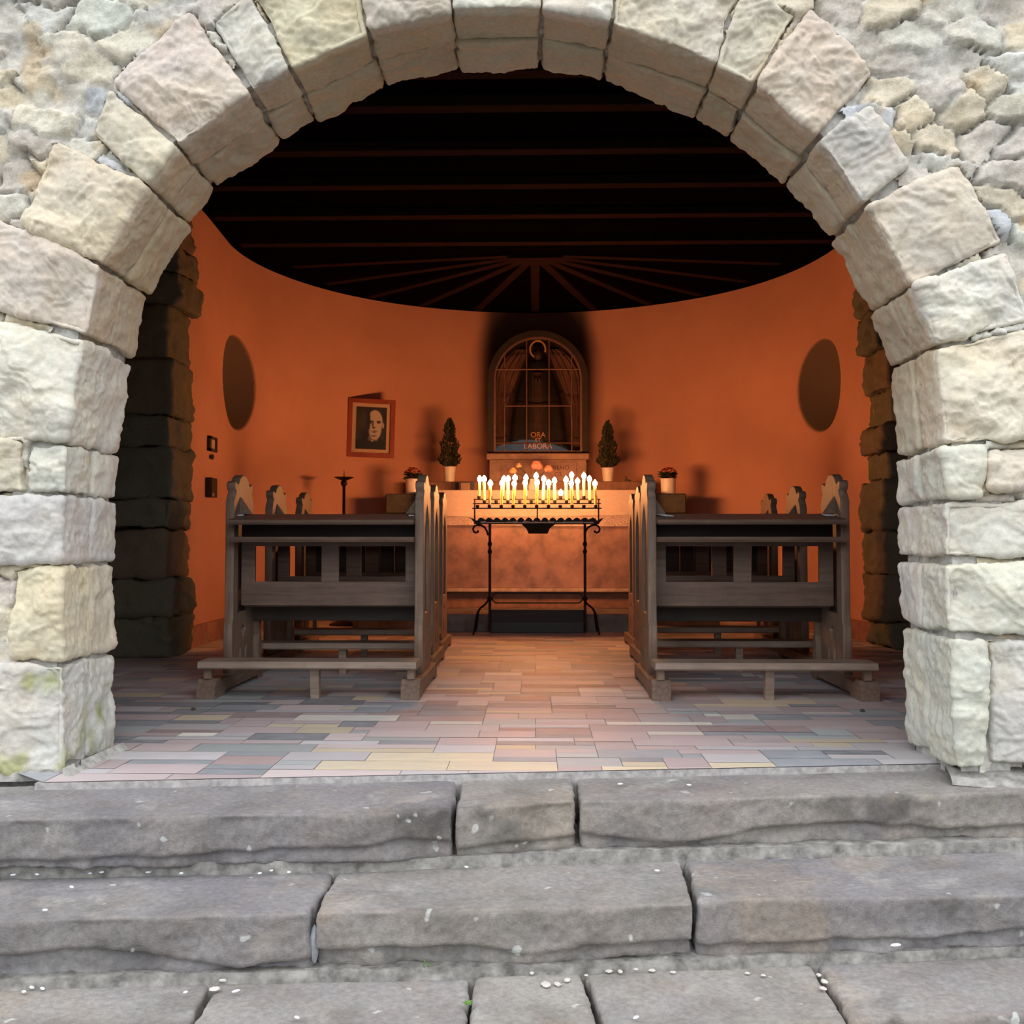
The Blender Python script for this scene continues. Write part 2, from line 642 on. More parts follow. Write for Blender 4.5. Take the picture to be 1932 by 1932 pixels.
def curve_mesh(name, loops, ext, bev=0.0):
    """closed 2D outlines (holes allowed) -> solid, in XY, thickness 2*ext along Z"""
    cu = bpy.data.curves.new(name, 'CURVE')
    cu.dimensions = '2D'
    cu.fill_mode = 'BOTH'
    cu.extrude = ext
    cu.bevel_depth = bev
    cu.bevel_resolution = 1
    for L in loops:
        sp = cu.splines.new('POLY')
        sp.points.add(len(L) - 1)
        for i, p in enumerate(L):
            sp.points[i].co = (p[0], p[1], 0, 1)
        sp.use_cyclic_u = True
    o = bpy.data.objects.new(name, cu)
    COL.objects.link(o)
    bpy.context.view_layer.update()
    me = bpy.data.meshes.new_from_object(o)
    bpy.data.objects.remove(o)
    bpy.data.curves.remove(cu)
    me.name = name
    return me


def text_mesh(name, body, size, ext=0.002):
    cu = bpy.data.curves.new(name, 'FONT')
    cu.body = body
    cu.size = size
    cu.extrude = ext
    cu.align_x = 'CENTER'
    o = bpy.data.objects.new(name, cu)
    COL.objects.link(o)
    bpy.context.view_layer.update()
    me = bpy.data.meshes.new_from_object(o)
    bpy.data.objects.remove(o)
    bpy.data.curves.remove(cu)
    return me


# ------------------------------------------------------------------ rough stone block
def block(name, quad, ext, col, res=0.008, seed=0, gap=0.005, rnd=0.012, front=0.016, side=0.006, facet=0.014,
          mat=None, parent=None, chip=0.0, topflat=False, kind=None, paint=None, wob=0.0):
    """quad: A,B,C,D (u: A->B, v: A->D) and ext: vector for w. The w=0 face is the outward rough one."""
    A, B, C, D = [np.array(q, float) for q in quad]
    E = np.array(ext, float)
    Lu = (np.linalg.norm(B - A) + np.linalg.norm(C - D)) / 2
    Lv = (np.linalg.norm(D - A) + np.linalg.norm(C - B)) / 2
    Lw = np.linalg.norm(E)
    nu, nv, nw = [max(4, int(round(L / res))) for L in (Lu, Lv, Lw)]
    nu, nv, nw = min(nu, 300), min(nv, 120), min(nw, 90)
    keys, faces = [], []

    def grid(a, b, fix, val, flip):
        na, nb = (nu, nv, nw)[a], (nu, nv, nw)[b]
        I, J = np.meshgrid(np.arange(na + 1), np.arange(nb + 1), indexing='ij')
        K = np.zeros(I.shape + (3,), int)
        K[..., a] = I
        K[..., b] = J
        K[..., fix] = val
        q = np.stack([K[:-1, :-1], K[1:, :-1], K[1:, 1:], K[:-1, 1:]], 2).reshape(-1, 4, 3)
        faces.append(q[:, ::-1] if flip else q)
    grid(0, 1, 2, 0, True); grid(0, 1, 2, nw, False)
    grid(1, 2, 0, 0, True); grid(1, 2, 0, nu, False)
    grid(0, 2, 1, 0, False); grid(0, 2, 1, nv, True)
    Q = np.concatenate(faces)
    code = (Q[..., 0] * 1000 + Q[..., 1]) * 1000 + Q[..., 2]
    uq, inv = np.unique(code, return_inverse=True)
    Fq = inv.reshape(-1, 4)
    ku, kv, kw = uq // 1000000, (uq // 1000) % 1000, uq % 1000
    L = np.stack([(ku / nu - .5) * Lu, (kv / nv - .5) * Lv, (kw / nw - .5) * Lw], 1)
    H = np.array([Lu, Lv, Lw]) / 2 - np.array([gap, gap, gap * 0.5])
    L = L * (H * 2 / np.array([Lu, Lv, Lw]))
    r = min(rnd, H.min() * 0.6)
    rs = np.random.RandomState(seed + 3)
    c = np.clip(L, -(H - r), H - r)
    d = L - c
    dn = np.linalg.norm(d, axis=1, keepdims=True)
    nl = d / np.maximum(dn, 1e-9)
    Lr = c + nl * r
    par = Lr / np.array([Lu, Lv, Lw]) + 0.5
    U, V, W = par[:, :1], par[:, 1:2], par[:, 2:]
    P = (A * (1 - U) + B * U) * (1 - V) + (D * (1 - U) + C * U) * V + E * W
    eu = (B - A + C - D); eu /= np.linalg.norm(eu)
    ev = (D - A + C - B); ev /= np.linalg.norm(ev)
    ew = E / Lw
    nrm = nl[:, :1] * eu + nl[:, 1:2] * ev + nl[:, 2:] * ew
    nrm /= np.maximum(np.linalg.norm(nrm, axis=1, keepdims=True), 1e-9)
    sd = np.array([seed * 3.17 % 50, seed * 1.31 % 50, seed * 7.7 % 50])
    wf = np.clip(-nl[:, 2], 0, 1)
    ws = 1 - wf
    S = P + sd
    # angular flaking: warp the lookup for sharper, conchoidal shapes
    big = fbm(S, 6, 3)
    wn_ = np.stack([vnoise(S * 9), vnoise(S * 9 + 31), vnoise(S * 9 + 77)], 1) * 0.05
    rg = ridge(S * np.array([1, 1, 1.6]) + wn_, 7, 3)
    fine = fbm(S, 28, 3)
    step_ = terrace(fbm(S + wn_, 5, 3) * 3.0, .18)
    vfine = fbm(S, 70, 2)
    gate = np.clip(fbm(S + 13, 4, 2) * 3 + .4, 0, 1)
    stp2 = terrace(fbm(S * np.array([1, 1, 1.4]) + wn_ * 1.5 + 5, 9, 3) * 2.6, .16)
    hf = front * (0.45 * big + 0.25 * rg + 0.10 * fine + 0.10 * vfine + 0.13 * (ridge(S + 5, 24, 3) - .8) + 0.34 * step_ + 0.24 * stp2 * gate)
    if facet > 0:
        hs = None
        for k in range(5):
            ang = rs.rand() * 2 * PI
            g = (0.10 + 0.22 * rs.rand())
            hh = rs.rand() * facet + g * ((L[:, 0] - (rs.rand() - .5) * Lu * .6) * math.cos(ang) +
                                          (L[:, 1] - (rs.rand() - .5) * Lv * .6) * math.sin(ang))
            hs = hh if hs is None else np.minimum(hs, hh)
        hs = hs - np.median(hs)
        hf = hf + np.clip(hs, -facet * 1.1, facet) + facet * 0.7
    hsd = side * (0.8 * big + 0.25 * fine + .25 * (ridge(S + 5, 24, 3) - .8) + 0.5 * rg + .2 * vfine + .35 * stp2 * gate)
    disp = hf * wf + hsd * ws
    if topflat:
        wt = np.clip(nrm[:, 2], 0, 1)
        disp = disp * (1 - wt) + wt * 0.0035 * (fbm(S, 3, 3) + 0.5 * fine)
    P = P + nrm * disp[:, None]
    if chip > 0:
        # broken lower edge of the tread front
        vv = np.clip(1 - (Lr[:, 1] / Lv + .5), 0, 1)       # 0 at the top, 1 at the bottom (v points up)
        xx = np.stack([P[:, 0], P[:, 0] * 0, P[:, 0] * 0 + seed], 1)
        line = 0.66 + 0.16 * fbm(xx, 3.1, 3)
        t = np.clip((vv - line) / 0.10, 0, 1)
        t = t * t * (3 - 2 * t)
        P = P + ew * (t * chip * (0.8 + 0.6 * fbm(S, 11, 3)) * np.clip(1.2 - par[:, 2] * 3, 0, 1))[:, None]
    if wob > 0:
        P = P + (np.stack([fbm(P * 0 + P + 5, 2.3, 2), fbm(P + 25, 2.3, 2), fbm(P + 55, 2.3, 2)], 1)) * wob
    if np.dot(np.cross(eu, ev), ew) < 0:
        Fq = Fq[:, ::-1]
    base = np.array(col, float)
    cols = np.tile(base, (len(P), 1))
    t = 0.5 + 0.5 * np.clip(fbm(S, 4, 3), -1, 1)
    cols *= (0.90 + 0.16 * t)[:, None]
    cols[:, 2] *= (1.03 - 0.08 * t)
    if paint:
        cols = paint(P, cols)
    me = np_mesh(name, P, Fq, cols)
    o = link(name, me, mat or M_ROCK, parent)
    if kind:
        o['kind'] = kind
    return o


# =================================================================== STRUCTURE
YF, YM, YB = 3.355, 3.575, 3.80
wall = empty('wall_front', (0, YF, 0))
tag(wall, 'rubble and sandstone front wall with its round arch', None, None, 'structure')


def wadopt(o):
    o.parent = wall
    o.matrix_parent_inverse = Matrix.Translation((0, -YF, 0))
    return o


# stone tints (linear)
cx0, cz0 = at(952, 842, YF).x, at(952, 842, YF).z     # arch centre


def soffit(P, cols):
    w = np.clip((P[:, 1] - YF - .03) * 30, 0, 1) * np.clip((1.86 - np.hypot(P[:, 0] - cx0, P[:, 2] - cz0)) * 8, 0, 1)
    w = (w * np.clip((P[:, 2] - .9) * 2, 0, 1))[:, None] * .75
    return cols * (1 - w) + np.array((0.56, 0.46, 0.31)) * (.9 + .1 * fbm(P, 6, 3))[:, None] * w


CR_ = (0.68, 0.635, 0.53)   # cream
PK = (0.68, 0.605, 0.52)     # pinkish
GN = (0.64, 0.635, 0.57)     # pale green grey
YL = (0.69, 0.635, 0.49)     # yellowish
GR = (0.61, 0.60, 0.565)     # grey
WH = (0.69, 0.67, 0.60)

vous = [
    # A inner start, B inner end, C outer end, D outer start (clockwise from the left springing), tint
    ((160, 632), (190, 500), (-60, 388), (-60, 572), PK),
    ((190, 497), (277, 352), (100, 262), (38, 425), YL),
    ((278, 350), (334, 277), (206, 165), (170, 250), CR_),
    ((336, 273), (472, 174), (356, 18), (208, 152), PK),
    ((474, 172), (548, 130), (468, -20), (398, 40), GN),
    ((550, 130), (692, 62), (668, -70), (472, -22), YL),
    ((694, 60), (850, 20), (845, -85), (672, -75), PK),
    ((851, 18), (1021, 15), (1025, -85), (848, -85), WH),
    ((1023, 17), (1152, 42), (1165, -75), (1028, -85), WH),
    ((1154, 44), (1352, 118), (1400, -30), (1168, -75), PK),
    ((1353, 120), (1422, 158), (1505, 25), (1402, -28), CR_),
    ((1424, 160), (1540, 258), (1650, 135), (1530, 12), PK),
    ((1542, 261), (1632, 382), (1720, 312), (1640, 200), GN),
    ((1634, 385), (1722, 535), (1898, 455), (1812, 308), PK),
    ((1723, 538), (1768, 652), (1945, 602), (1905, 470), WH),
    ((1768, 655), (1783, 840), (2000, 826), (2000, 605), CR_),
]
jambs = [
    # it, ib, ob, ot, tint, through: has a reveal
    ((118, 1256), (115, 1462), (-130, 1478), (-130, 1250), GR, 1),
    ((118, 1068), (118, 1250), (20, 1246), (24, 1074), YL, 1),
    ((122, 935), (116, 1063), (-90, 1070), (-90, 937), GR, 1),
    ((128, 838), (122, 931), (49, 930), (52, 834), GN, 1),
    ((46, 832), (44, 928), (-90, 926), (-90, 822), CR_, 0),
    ((157, 640), (126, 833), (-90, 817), (-90, 585), WH, 1),
    ((1776, 846), (1786, 942), (1856, 940), (1856, 842), GN, 1),
    ((1864, 845), (1863, 926), (2030, 918), (2030, 840), PK, 0),
    ((1786, 948), (1784, 1052), (2030, 1050), (2030, 944), WH, 1),
    ((1783, 1066), (1790, 1194), (2030, 1200), (2030, 1060), WH, 1),
    ((1790, 1206), (1803, 1452), (1860, 1448), (1858, 1206), GN, 1),
    ((1870, 1212), (1872, 1440), (2030, 1446), (2030, 1212), GR, 0),
]


def moss(P, cols):
    n = fbm(P * np.array([1, 1, 0.7]) + 3, 9, 3) + 0.5 * fbm(P, 3, 2)
    w = np.clip((n - 0.1) * 2.2, 0, 1) * np.clip((0.47 - P[:, 2]) * 6, 0, 1)
    g = np.array((0.33, 0.36, 0.13))
    return cols * (1 - w[:, None] * 0.75) + g * w[:, None] * 0.75


POLYS = []


def addpoly(q):
    p = [(v.x, v.z) for v in q]
    ar = sum(p[k][0] * p[(k + 1) % 4][1] - p[(k + 1) % 4][0] * p[k][1] for k in range(4))
    POLYS.append(p + [1 if ar > 0 else -1])


ss = 0
RR = random.Random(5)


def jc(c, k=0.04):
    f = 1 + (RR.random() - .5) * k * 2
    return tuple(x * f * (1 + (RR.random() - .5) * k) for x in c)


for (A, B, C, D, tint) in vous:
    ss += 1
    q = [at(p[0], p[1], YF) for p in (A, B, C, D)]
    addpoly(q)
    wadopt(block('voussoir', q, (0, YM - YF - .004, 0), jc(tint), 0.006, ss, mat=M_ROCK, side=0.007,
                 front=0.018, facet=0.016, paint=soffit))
    # second ring behind, a shorter stone with the same joints
    q2 = []
    for k, p in enumerate((A, B, C, D)):
        w = at(p[0], p[1], YF)
        if k in (0, 1):
            q2.append(w)
        else:
            i = q2[1 if k == 2 else 0]
            dv = (w - i)
            q2.append(i + dv.normalized() * 0.26)
    for q_ in q2:
        q_.y = YM
    dr = RR.uniform(-.012, .008)
    mid = Vector((cx0, YM, cz0))
    q2[0] = q2[0] + (q2[0] - mid).normalized() * dr
    q2[1] = q2[1] + (q2[1] - mid).normalized() * dr
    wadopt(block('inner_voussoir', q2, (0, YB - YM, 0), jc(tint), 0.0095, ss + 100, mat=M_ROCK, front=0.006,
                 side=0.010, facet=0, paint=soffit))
for (it, ib, ob, ot, tint, thru) in jambs:
    ss += 1
    q = [at(p[0], p[1], YF) for p in (it, ib, ob, ot)]
    addpoly(q)
    left = it[0] < 900
    low = left and it[1] > 1200
    wadopt(block('jamb_stone', q, (0, (YM - YF) if thru else 0.17, 0), jc(tint), 0.006, ss, mat=M_ROCK,
                 front=0.018, facet=0.016, side=0.010, paint=moss if low else None))
    if thru:
        s_ = -1 if left else 1
        q2 = [q[0].copy(), q[1].copy(), q[1] + Vector((s_ * .3, 0, 0)), q[0] + Vector((s_ * .3, 0, 0))]
        dx = RR.uniform(-.004, .010) * s_
        for v in q2:
            v.y = YM + .004
            v.x += dx
        wadopt(block('inner_jamb_stone', q2, (0, YB - YM, 0), jc(tint), 0.0095, ss + 100, mat=M_ROCK, front=0.006,
                     side=0.010, facet=0, paint=moss if low else None))

# mortar core behind the arch stones
mb = MB()
rc = (at(125, 842, YF) - at(1780, 842, YF)).length / 2 + 0.028
pts = []
for px, py in [(115, 1475), (118, 1250), (122, 935), (126, 838), (157, 640)] + [v[0] for v in vous[1:]] + [vous[-1][1]] + \
        [(1786, 945), (1784, 1060), (1790, 1200), (1801, 1425)]:
    w_ = at(px, py, YF)
    a = math.atan2(max(0.0, w_.z - cz0), w_.x - cx0)
    pts.append((w_.x + .034 * math.cos(a), w_.z + .034 * max(0, math.sin(a)), a))
pts = [(pts[0][0], -0.02, PI)] + pts + [(pts[-1][0], -0.02, 0)]
vs, fs = [], []
for (x, z, a) in pts:
    ox = x + 0.16 * math.cos(a)
    oz = z + 0.16 * max(0, math.sin(a))
    for (X_, Z_, Y_) in ((x, z, YF + .030), (x, z, YB - .02), (ox, oz, YB - .02), (ox, oz, YF + .030)):
        vs.append((X_, Y_, Z_))
for i in range(len(pts) - 1):
    for k in range(4):
        k2 = (k + 1) % 4
        fs.append((i * 4 + k, i * 4 + k2, i * 4 + 4 + k2, i * 4 + 4 + k))
mb.add(vs, fs)
wadopt(mb.build('mortar_core', M_MORTAR))

# rubble sheet ------------------------------------------------------
xs = np.concatenate([np.arange(-4.2, -2.6, 0.03), np.arange(-2.6, 2.6, 0.0105), np.arange(2.6, 4.4, 0.03)])
zs = np.concatenate([np.arange(0.0, 3.2, 0.0105), np.arange(3.2, 4.6, 0.03)])
Xg, Zg = np.meshgrid(xs, zs, indexing='ij')
P2 = np.stack([Xg.ravel(), np.zeros(Xg.size), Zg.ravel()], 1)
wx = P2[:, 0] + 0.035 * vnoise(P2 * 9) + 0.015 * vnoise(P2 * 23)
wz = P2[:, 2] + 0.028 * vnoise(P2 * 9 + 40) + 0.012 * vnoise(P2 * 23 + 40)
rs = np.random.RandomState(4)
seeds = []
z = -0.3
while z < 4.7:
    hgt = rs.uniform(0.07, 0.15)
    x = -4.4 + rs.rand() * .2
    while x < 4.6:
        wdt = rs.uniform(0.10, 0.26)
        seeds.append((x + wdt / 2, z + hgt / 2 + rs.uniform(-.03, .03), rs.rand(), rs.rand(), rs.rand(), rs.rand()))
        x += wdt
    z += hgt
SD = np.array(seeds)
f1 = np.full(len(P2), 9.0); f2 = np.full(len(P2), 9.0); idx = np.zeros(len(P2), int)
# neighbours via coarse binning
order = np.argsort(P2[:, 0], kind='stable')
for ch in np.array_split(order, 160):
    lo, hi = wx[ch].min() - .45, wx[ch].max() + .45
    cand = np.where((SD[:, 0] > lo) & (SD[:, 0] < hi))[0]
    dxx = (wx[ch][:, None] - SD[cand, 0][None]) / 1.35
    dzz = (wz[ch][:, None] - SD[cand, 1][None]) / 0.85
    dd = np.maximum(np.sqrt(dxx ** 2 + dzz ** 2), 0)
    k2 = np.argpartition(dd, 1, axis=1)[:, :2]
    da = np.take_along_axis(dd, k2, 1)
    sw = da[:, 0] > da[:, 1]
    k2[sw] = k2[sw][:, ::-1]
    da = np.sort(da, 1)
    f1[ch], f2[ch], idx[ch] = da[:, 0], da[:, 1], cand[k2[:, 0]]
edge = np.clip((f2 - f1) / 0.022, 0, 1)
edge = edge * edge * (3 - 2 * edge)
st = SD[idx]
is_st = (st[:, 3] > 0.10)
small = fbm(P2, 13, 4)
flake = ridge(P2 + 7, 10, 4)
stp = terrace(fbm(P2 + 3, 7, 4) * 2.5)
tilt = (wx - st[:, 0]) * (st[:, 2] - .5) * .35 + (wz - st[:, 1]) * (st[:, 4] - .5) * .5
h = np.where(is_st, 0.004 + edge * (0.006 + 0.020 * st[:, 2]) + edge * tilt * .8, 0.012) + 0.0085 * small + \
    0.006 * flake + 0.006 * stp
h = h + (0.3 + .7 * (1 - edge)) * 0.004 * fbm(P2, 40, 3)
crev = np.clip(1 - (f2 - f1) / 0.012, 0, 1) * np.clip(fbm(P2 + 90, 8, 3) * 4 + .7, 0, 1) * is_st
h = h - 0.022 * crev
h = h + 0.003 * fbm(P2, 75, 2)
mask = np.zeros(len(P2), bool)
for q in POLYS:
    ins = np.ones(len(P2), bool)
    for k in range(4):
        a_, b_ = q[k], q[(k + 1) % 4]
        cr = (b_[0] - a_[0]) * (P2[:, 2] - a_[1]) - (b_[1] - a_[1]) * (P2[:, 0] - a_[0])
        ins &= cr * q[4] > 0.006 * math.hypot(b_[0] - a_[0], b_[1] - a_[1])
    mask |= ins
h = np.where(mask, -0.05, h)
Yg = YF + 0.038 - h
POLYCOL = None
pal = np.array([(0.70, 0.665, 0.55), (0.66, 0.66, 0.61), (0.58, 0.61, 0.64), (0.70, 0.63, 0.48), (0.67, 0.69, 0.61),
                (0.72, 0.70, 0.61), (0.71, 0.64, 0.50), (0.64, 0.60, 0.54)])
pi = (st[:, 5] * 7.999).astype(int)
cst = pal[pi] * (0.86 + 0.22 * st[:, 4])[:, None]
mort = np.array((0.68, 0.66, 0.60)) * (0.9 + 0.15 * small)[:, None]
wcol = np.where((is_st)[:, None], mort * (1 - edge[:, None]) + cst * edge[:, None], mort)
rust = np.clip((fbm(P2 + 60, 6, 4) - .72) * 4, 0, 1)[:, None]
wcol = wcol * (1 - .5 * crev[:, None])
wcol = wcol * (1 - .5 * rust) + np.array((0.62, 0.44, 0.22)) * .5 * rust
Vw = np.stack([P2[:, 0], Yg, P2[:, 2]], 1)
nx, nz = len(xs), len(zs)
I, J = np.meshgrid(np.arange(nx - 1), np.arange(nz - 1), indexing='ij')
a0 = (I * nz + J).ravel()
Fw = np.stack([a0, a0 + nz, a0 + nz + 1, a0 + 1], 1)
cxm = Vw[Fw].mean(1)
rad = np.hypot(cxm[:, 0] - cx0, cxm[:, 2] - cz0)
inside = ((rad < rc + 0.10) & (cxm[:, 2] > cz0)) | ((np.abs(cxm[:, 0] - cx0) < rc + 0.07) & (cxm[:, 2] <= cz0))
Fw = Fw[~inside]
used = np.unique(Fw)
mp_ = np.full(len(Vw), -1); mp_[used] = np.arange(len(used))
me = np_mesh('rubble_masonry', Vw[used], mp_[Fw], wcol[used])
wadopt(link('rubble_masonry', me, M_RUBBLE))

# inner face of the front wall (plain), with the arch hole
hole = [(x, z) for (x, z, a) in pts]
outer = [(-3.4, -0.05), (-3.4, 3.3), (3.4, 3.3), (3.4, -0.05)]
mb = MB()
loop_out = [(-3.4, -0.05)] + [(-3.4 + 6.8 * 0, -0.05 + 3.35 * k / 12) for k in range(1, 13)] + \
           [(-3.4 + 6.8 * k / 24, 3.3) for k in range(1, 25)] + [(3.4, 3.3 - 3.35 * k / 13) for k in range(1, 14)]
n_ = len(hole)
lo2 = [loop_out[int(round(i * (len(loop_out) - 1) / (n_ - 1)))] for i in range(n_)]
vs = [(x, YB - .01, z) for x, z in hole] + [(x, YB - .01, z) for x, z in lo2]
fs = [(i, i + 1, n_ + i + 1, n_ + i) for i in range(n_ - 1)]
mb.add(vs, fs)
wadopt(mb.build('inner_plaster', M_SKIRT))

# ------------------------------------------------------------------ floor
p0, p1 = az(120, 1475, 0), az(1800, 1440, 0)
sl = (p1.y - p0.y) / (p1.x - p0.x)


def fline(x, off=0.0):
    return max(p0.y + sl * (x - p0.x) + off, 3.40 if (x < -1.60 or x > 1.50) else 0)


fl = MB()
pv = [(-3.35, 3.40), (-1.60, 3.40), (-1.599, fline(-1.599)), (1.499, fline(1.499)), (1.50, 3.40), (3.35, 3.40), (3.35, 11.3), (-3.35, 11.3)]
fl.prism([(p[0], p[1]) for p in pv], 'z', -0.16, -0.003)
floor = fl.build('floor', M_GROUT)
tag(floor, 'chapel floor of mixed marble slips', None, None, 'structure')
tp = [((0.22, 0.25, 0.275), 22), ((0.42, 0.34, 0.345), 26), ((0.31, 0.225, 0.22), 10), ((0.54, 0.47, 0.33), 8),
      ((0.45, 0.44, 0.455), 18), ((0.33, 0.37, 0.37), 9), ((0.15, 0.165, 0.19), 5), ((0.50, 0.43, 0.42), 11),
      ((0.70, 0.68, 0.60), 3)]
pool = [c for c, w in tp for _ in range(w)]
rt = random.Random(21)
ux, uy = 0.075, 0.072
gx, gy = int(6.6 / ux), int(8.2 / uy)
occ = np.zeros((gx, gy), bool)
TV, TF, TC = [], [], []
for j in range(gy):
    i = 0
    while i < gx:
        if occ[i, j]:
            i += 1
            continue
        w = rt.choice((2, 3, 3, 4, 4, 5, 6))
        hh = rt.choice((1, 1, 1, 2, 2))
        k = 0
        while k < w and i + k < gx and not occ[i + k, j]:
            k += 1
        w = k
        hh = min(hh, gy - j)
        if hh == 2 and occ[i:i + w, j + 1].any():
            hh = 1
        occ[i:i + w, j:j + hh] = True
        x0, x1 = -3.3 + i * ux + .0012, -3.3 + (i + w) * ux - .0012
        y0, y1 = 3.05 + j * uy + .0012, 3.05 + (j + hh) * uy - .0012
        i += w
        if y1 < fline(x0) + .01 and y1 < fline(x1) + .01:
            continue
        c = rt.choice(pool)
        f = rt.uniform(.82, 1.15)
        zz = rt.uniform(-.0006, .0006)
        b = len(TV)
        TV += [(x0, max(y0, fline(x0) + .002), zz), (x1, max(y0, fline(x1) + .002), zz), (x1, max(y1, fline(x1) + .004), zz),
               (x0, max(y1, fline(x0) + .004), zz)]
        TF.append((b, b + 1, b + 2, b + 3))
        TC += [[min(1, q * f * 1.3) for q in c]] * 4
me = np_mesh('floor_tiles', np.array(TV), np.array(TF), np.array(TC))
ft = link('marble_tiles', me, M_TILE, floor, smooth=False)

# ------------------------------------------------------------------ side walls of the porch bay, piers, apse wall
mb = MB()
mb.box(-3.5, -3.32, YB - .02, 7.4, -.05, 3.35)
o = mb.build('wall_left', M_SKIRT); tag(o, kind='structure')
mb = MB()
mb.box(3.32, 3.5, YB - .02, 8.1, -.05, 3.35)
o = mb.build('wall_right', M_SKIRT); tag(o, kind='structure')

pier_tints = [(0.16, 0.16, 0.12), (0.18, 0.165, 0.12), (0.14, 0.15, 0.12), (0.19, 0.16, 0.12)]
for side, xin, yf, ylen in ((-1, -2.43, 6.70, 0.44), (1, 2.52, 7.30, 0.48)):
    pr = empty('trim_1' if side < 0 else 'trim_2', (0, yf, 0))
    tag(pr, 'dark rough stone pier at the %s edge of the apse' % ('left' if side < 0 else 'right'), None, None, 'structure')
    z = 0.0
    rp_ = random.Random(9 if side < 0 else 14)
    while z < 3.24:
        hh = min(rp_.uniform(0.17, 0.40), 3.27 - z)
        e = rp_.uniform(-.07, .07)
        q = [(xin + e, yf, z), (xin + e * rp_.uniform(.5, 1.1), yf, z + hh), (side * 3.34, yf, z + hh), (side * 3.34, yf, z)]
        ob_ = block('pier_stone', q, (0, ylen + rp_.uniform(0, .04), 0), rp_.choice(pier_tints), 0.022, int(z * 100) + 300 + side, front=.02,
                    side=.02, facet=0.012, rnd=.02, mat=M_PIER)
        ob_.parent = pr
        ob_.matrix_parent_inverse = Matrix.Translation((0, -yf, 0))
        z += hh

RA, YC, ZC = 2.56, 8.34, 3.28


def wallpath(t):
    """t metres along the apse wall from the left pier"""
    Ls = YC - 7.08
    La = PI * RA
    if t < Ls:
        return Vector((-2.50 - 0.06 * t / Ls, 7.08 + t, 0)), Vector((-1, 0, 0))
    if t < Ls + La:
        a = PI - (t - Ls) / RA
        return Vector((RA * math.cos(a), YC + RA * math.sin(a), 0)), Vector((math.cos(a), math.sin(a), 0))
    u = t - Ls - La
    return Vector((RA + .05 * u, YC - u, 0)), Vector((1, 0, 0))


Ltot = (YC - 7.08) + PI * RA + (YC - 7.68)
T = np.arange(0, Ltot + .01, 0.013)
Zv = np.append(np.arange(0, ZC, 0.013), ZC)
base = [wallpath(t) for t in T]
# two round blind recesses, hollowed like shallow bowls
OC = []
for px, py in ((447, 722), (1550, 727)):
    best = None
    for i, t in enumerate(T):
        b, n = base[i]
        d = ray(px, py)
        k = b.y / d.y
        err = abs(d.x * k - b.x)
        if (b.x < 0) == (px < 900) and abs(b.y - YC) < 1.0 and (best is None or err < best[0]):
            best = (err, t, CAMZ + d.z * k)
    OC.append(best)
V, S_, BW = [], [], []
for i, t in enumerate(T):
    b, n = base[i]
    for zz in Zv:
        off = 0
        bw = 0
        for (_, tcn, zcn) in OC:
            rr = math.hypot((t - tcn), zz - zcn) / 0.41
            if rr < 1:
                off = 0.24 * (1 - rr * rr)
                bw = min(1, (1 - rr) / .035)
        und = 0.004 * math.sin(t * 3.1 + zz) + 0.003 * math.sin(zz * 5 + t * 2)
        V.append((b.x + n.x * (off + und), b.y + n.y * (off + und), zz))
        # shadow column of the shrine, painted round and above it
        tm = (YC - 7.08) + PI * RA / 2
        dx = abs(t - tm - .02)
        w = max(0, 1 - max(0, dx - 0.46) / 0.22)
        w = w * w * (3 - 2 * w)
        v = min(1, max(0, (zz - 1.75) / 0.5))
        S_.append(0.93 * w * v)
        BW.append(bw)
V = np.array(V)
nz = len(Zv)
I, J = np.meshgrid(np.arange(len(T) - 1), np.arange(nz - 1), indexing='ij')
a0 = (I * nz + J).ravel()
Fa = np.stack([a0, a0 + 1, a0 + nz + 1, a0 + nz], 1)
me = np_mesh('wall_back', V, Fa, None, ('painted_shadow', S_))
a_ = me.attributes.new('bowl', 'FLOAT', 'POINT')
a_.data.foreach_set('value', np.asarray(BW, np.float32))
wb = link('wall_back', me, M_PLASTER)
tag(wb, 'curved terracotta apse wall', None, None, 'structure')

# skirting
mb = MB()
vs, fs = [], []
TT = np.arange(0, Ltot + .02, 0.08)
for t in TT:
    b, n = wallpath(float(t))
    p = b - n * 0.012
    for (o_, z_) in ((0.0, 0), (0.0, .155), (0.03, .165)):
        vs.append((p.x + n.x * o_, p.y + n.y * o_, z_))
for i in range(len(TT) - 1):
    for k in range(2):
        fs.append((i * 3 + k, i * 3 + k + 1, i * 3 + 3 + k + 1, i * 3 + 3 + k))
o = mb.add(vs, fs).build('baseboard_back', M_SKIRT)
tag(o, kind='structure')

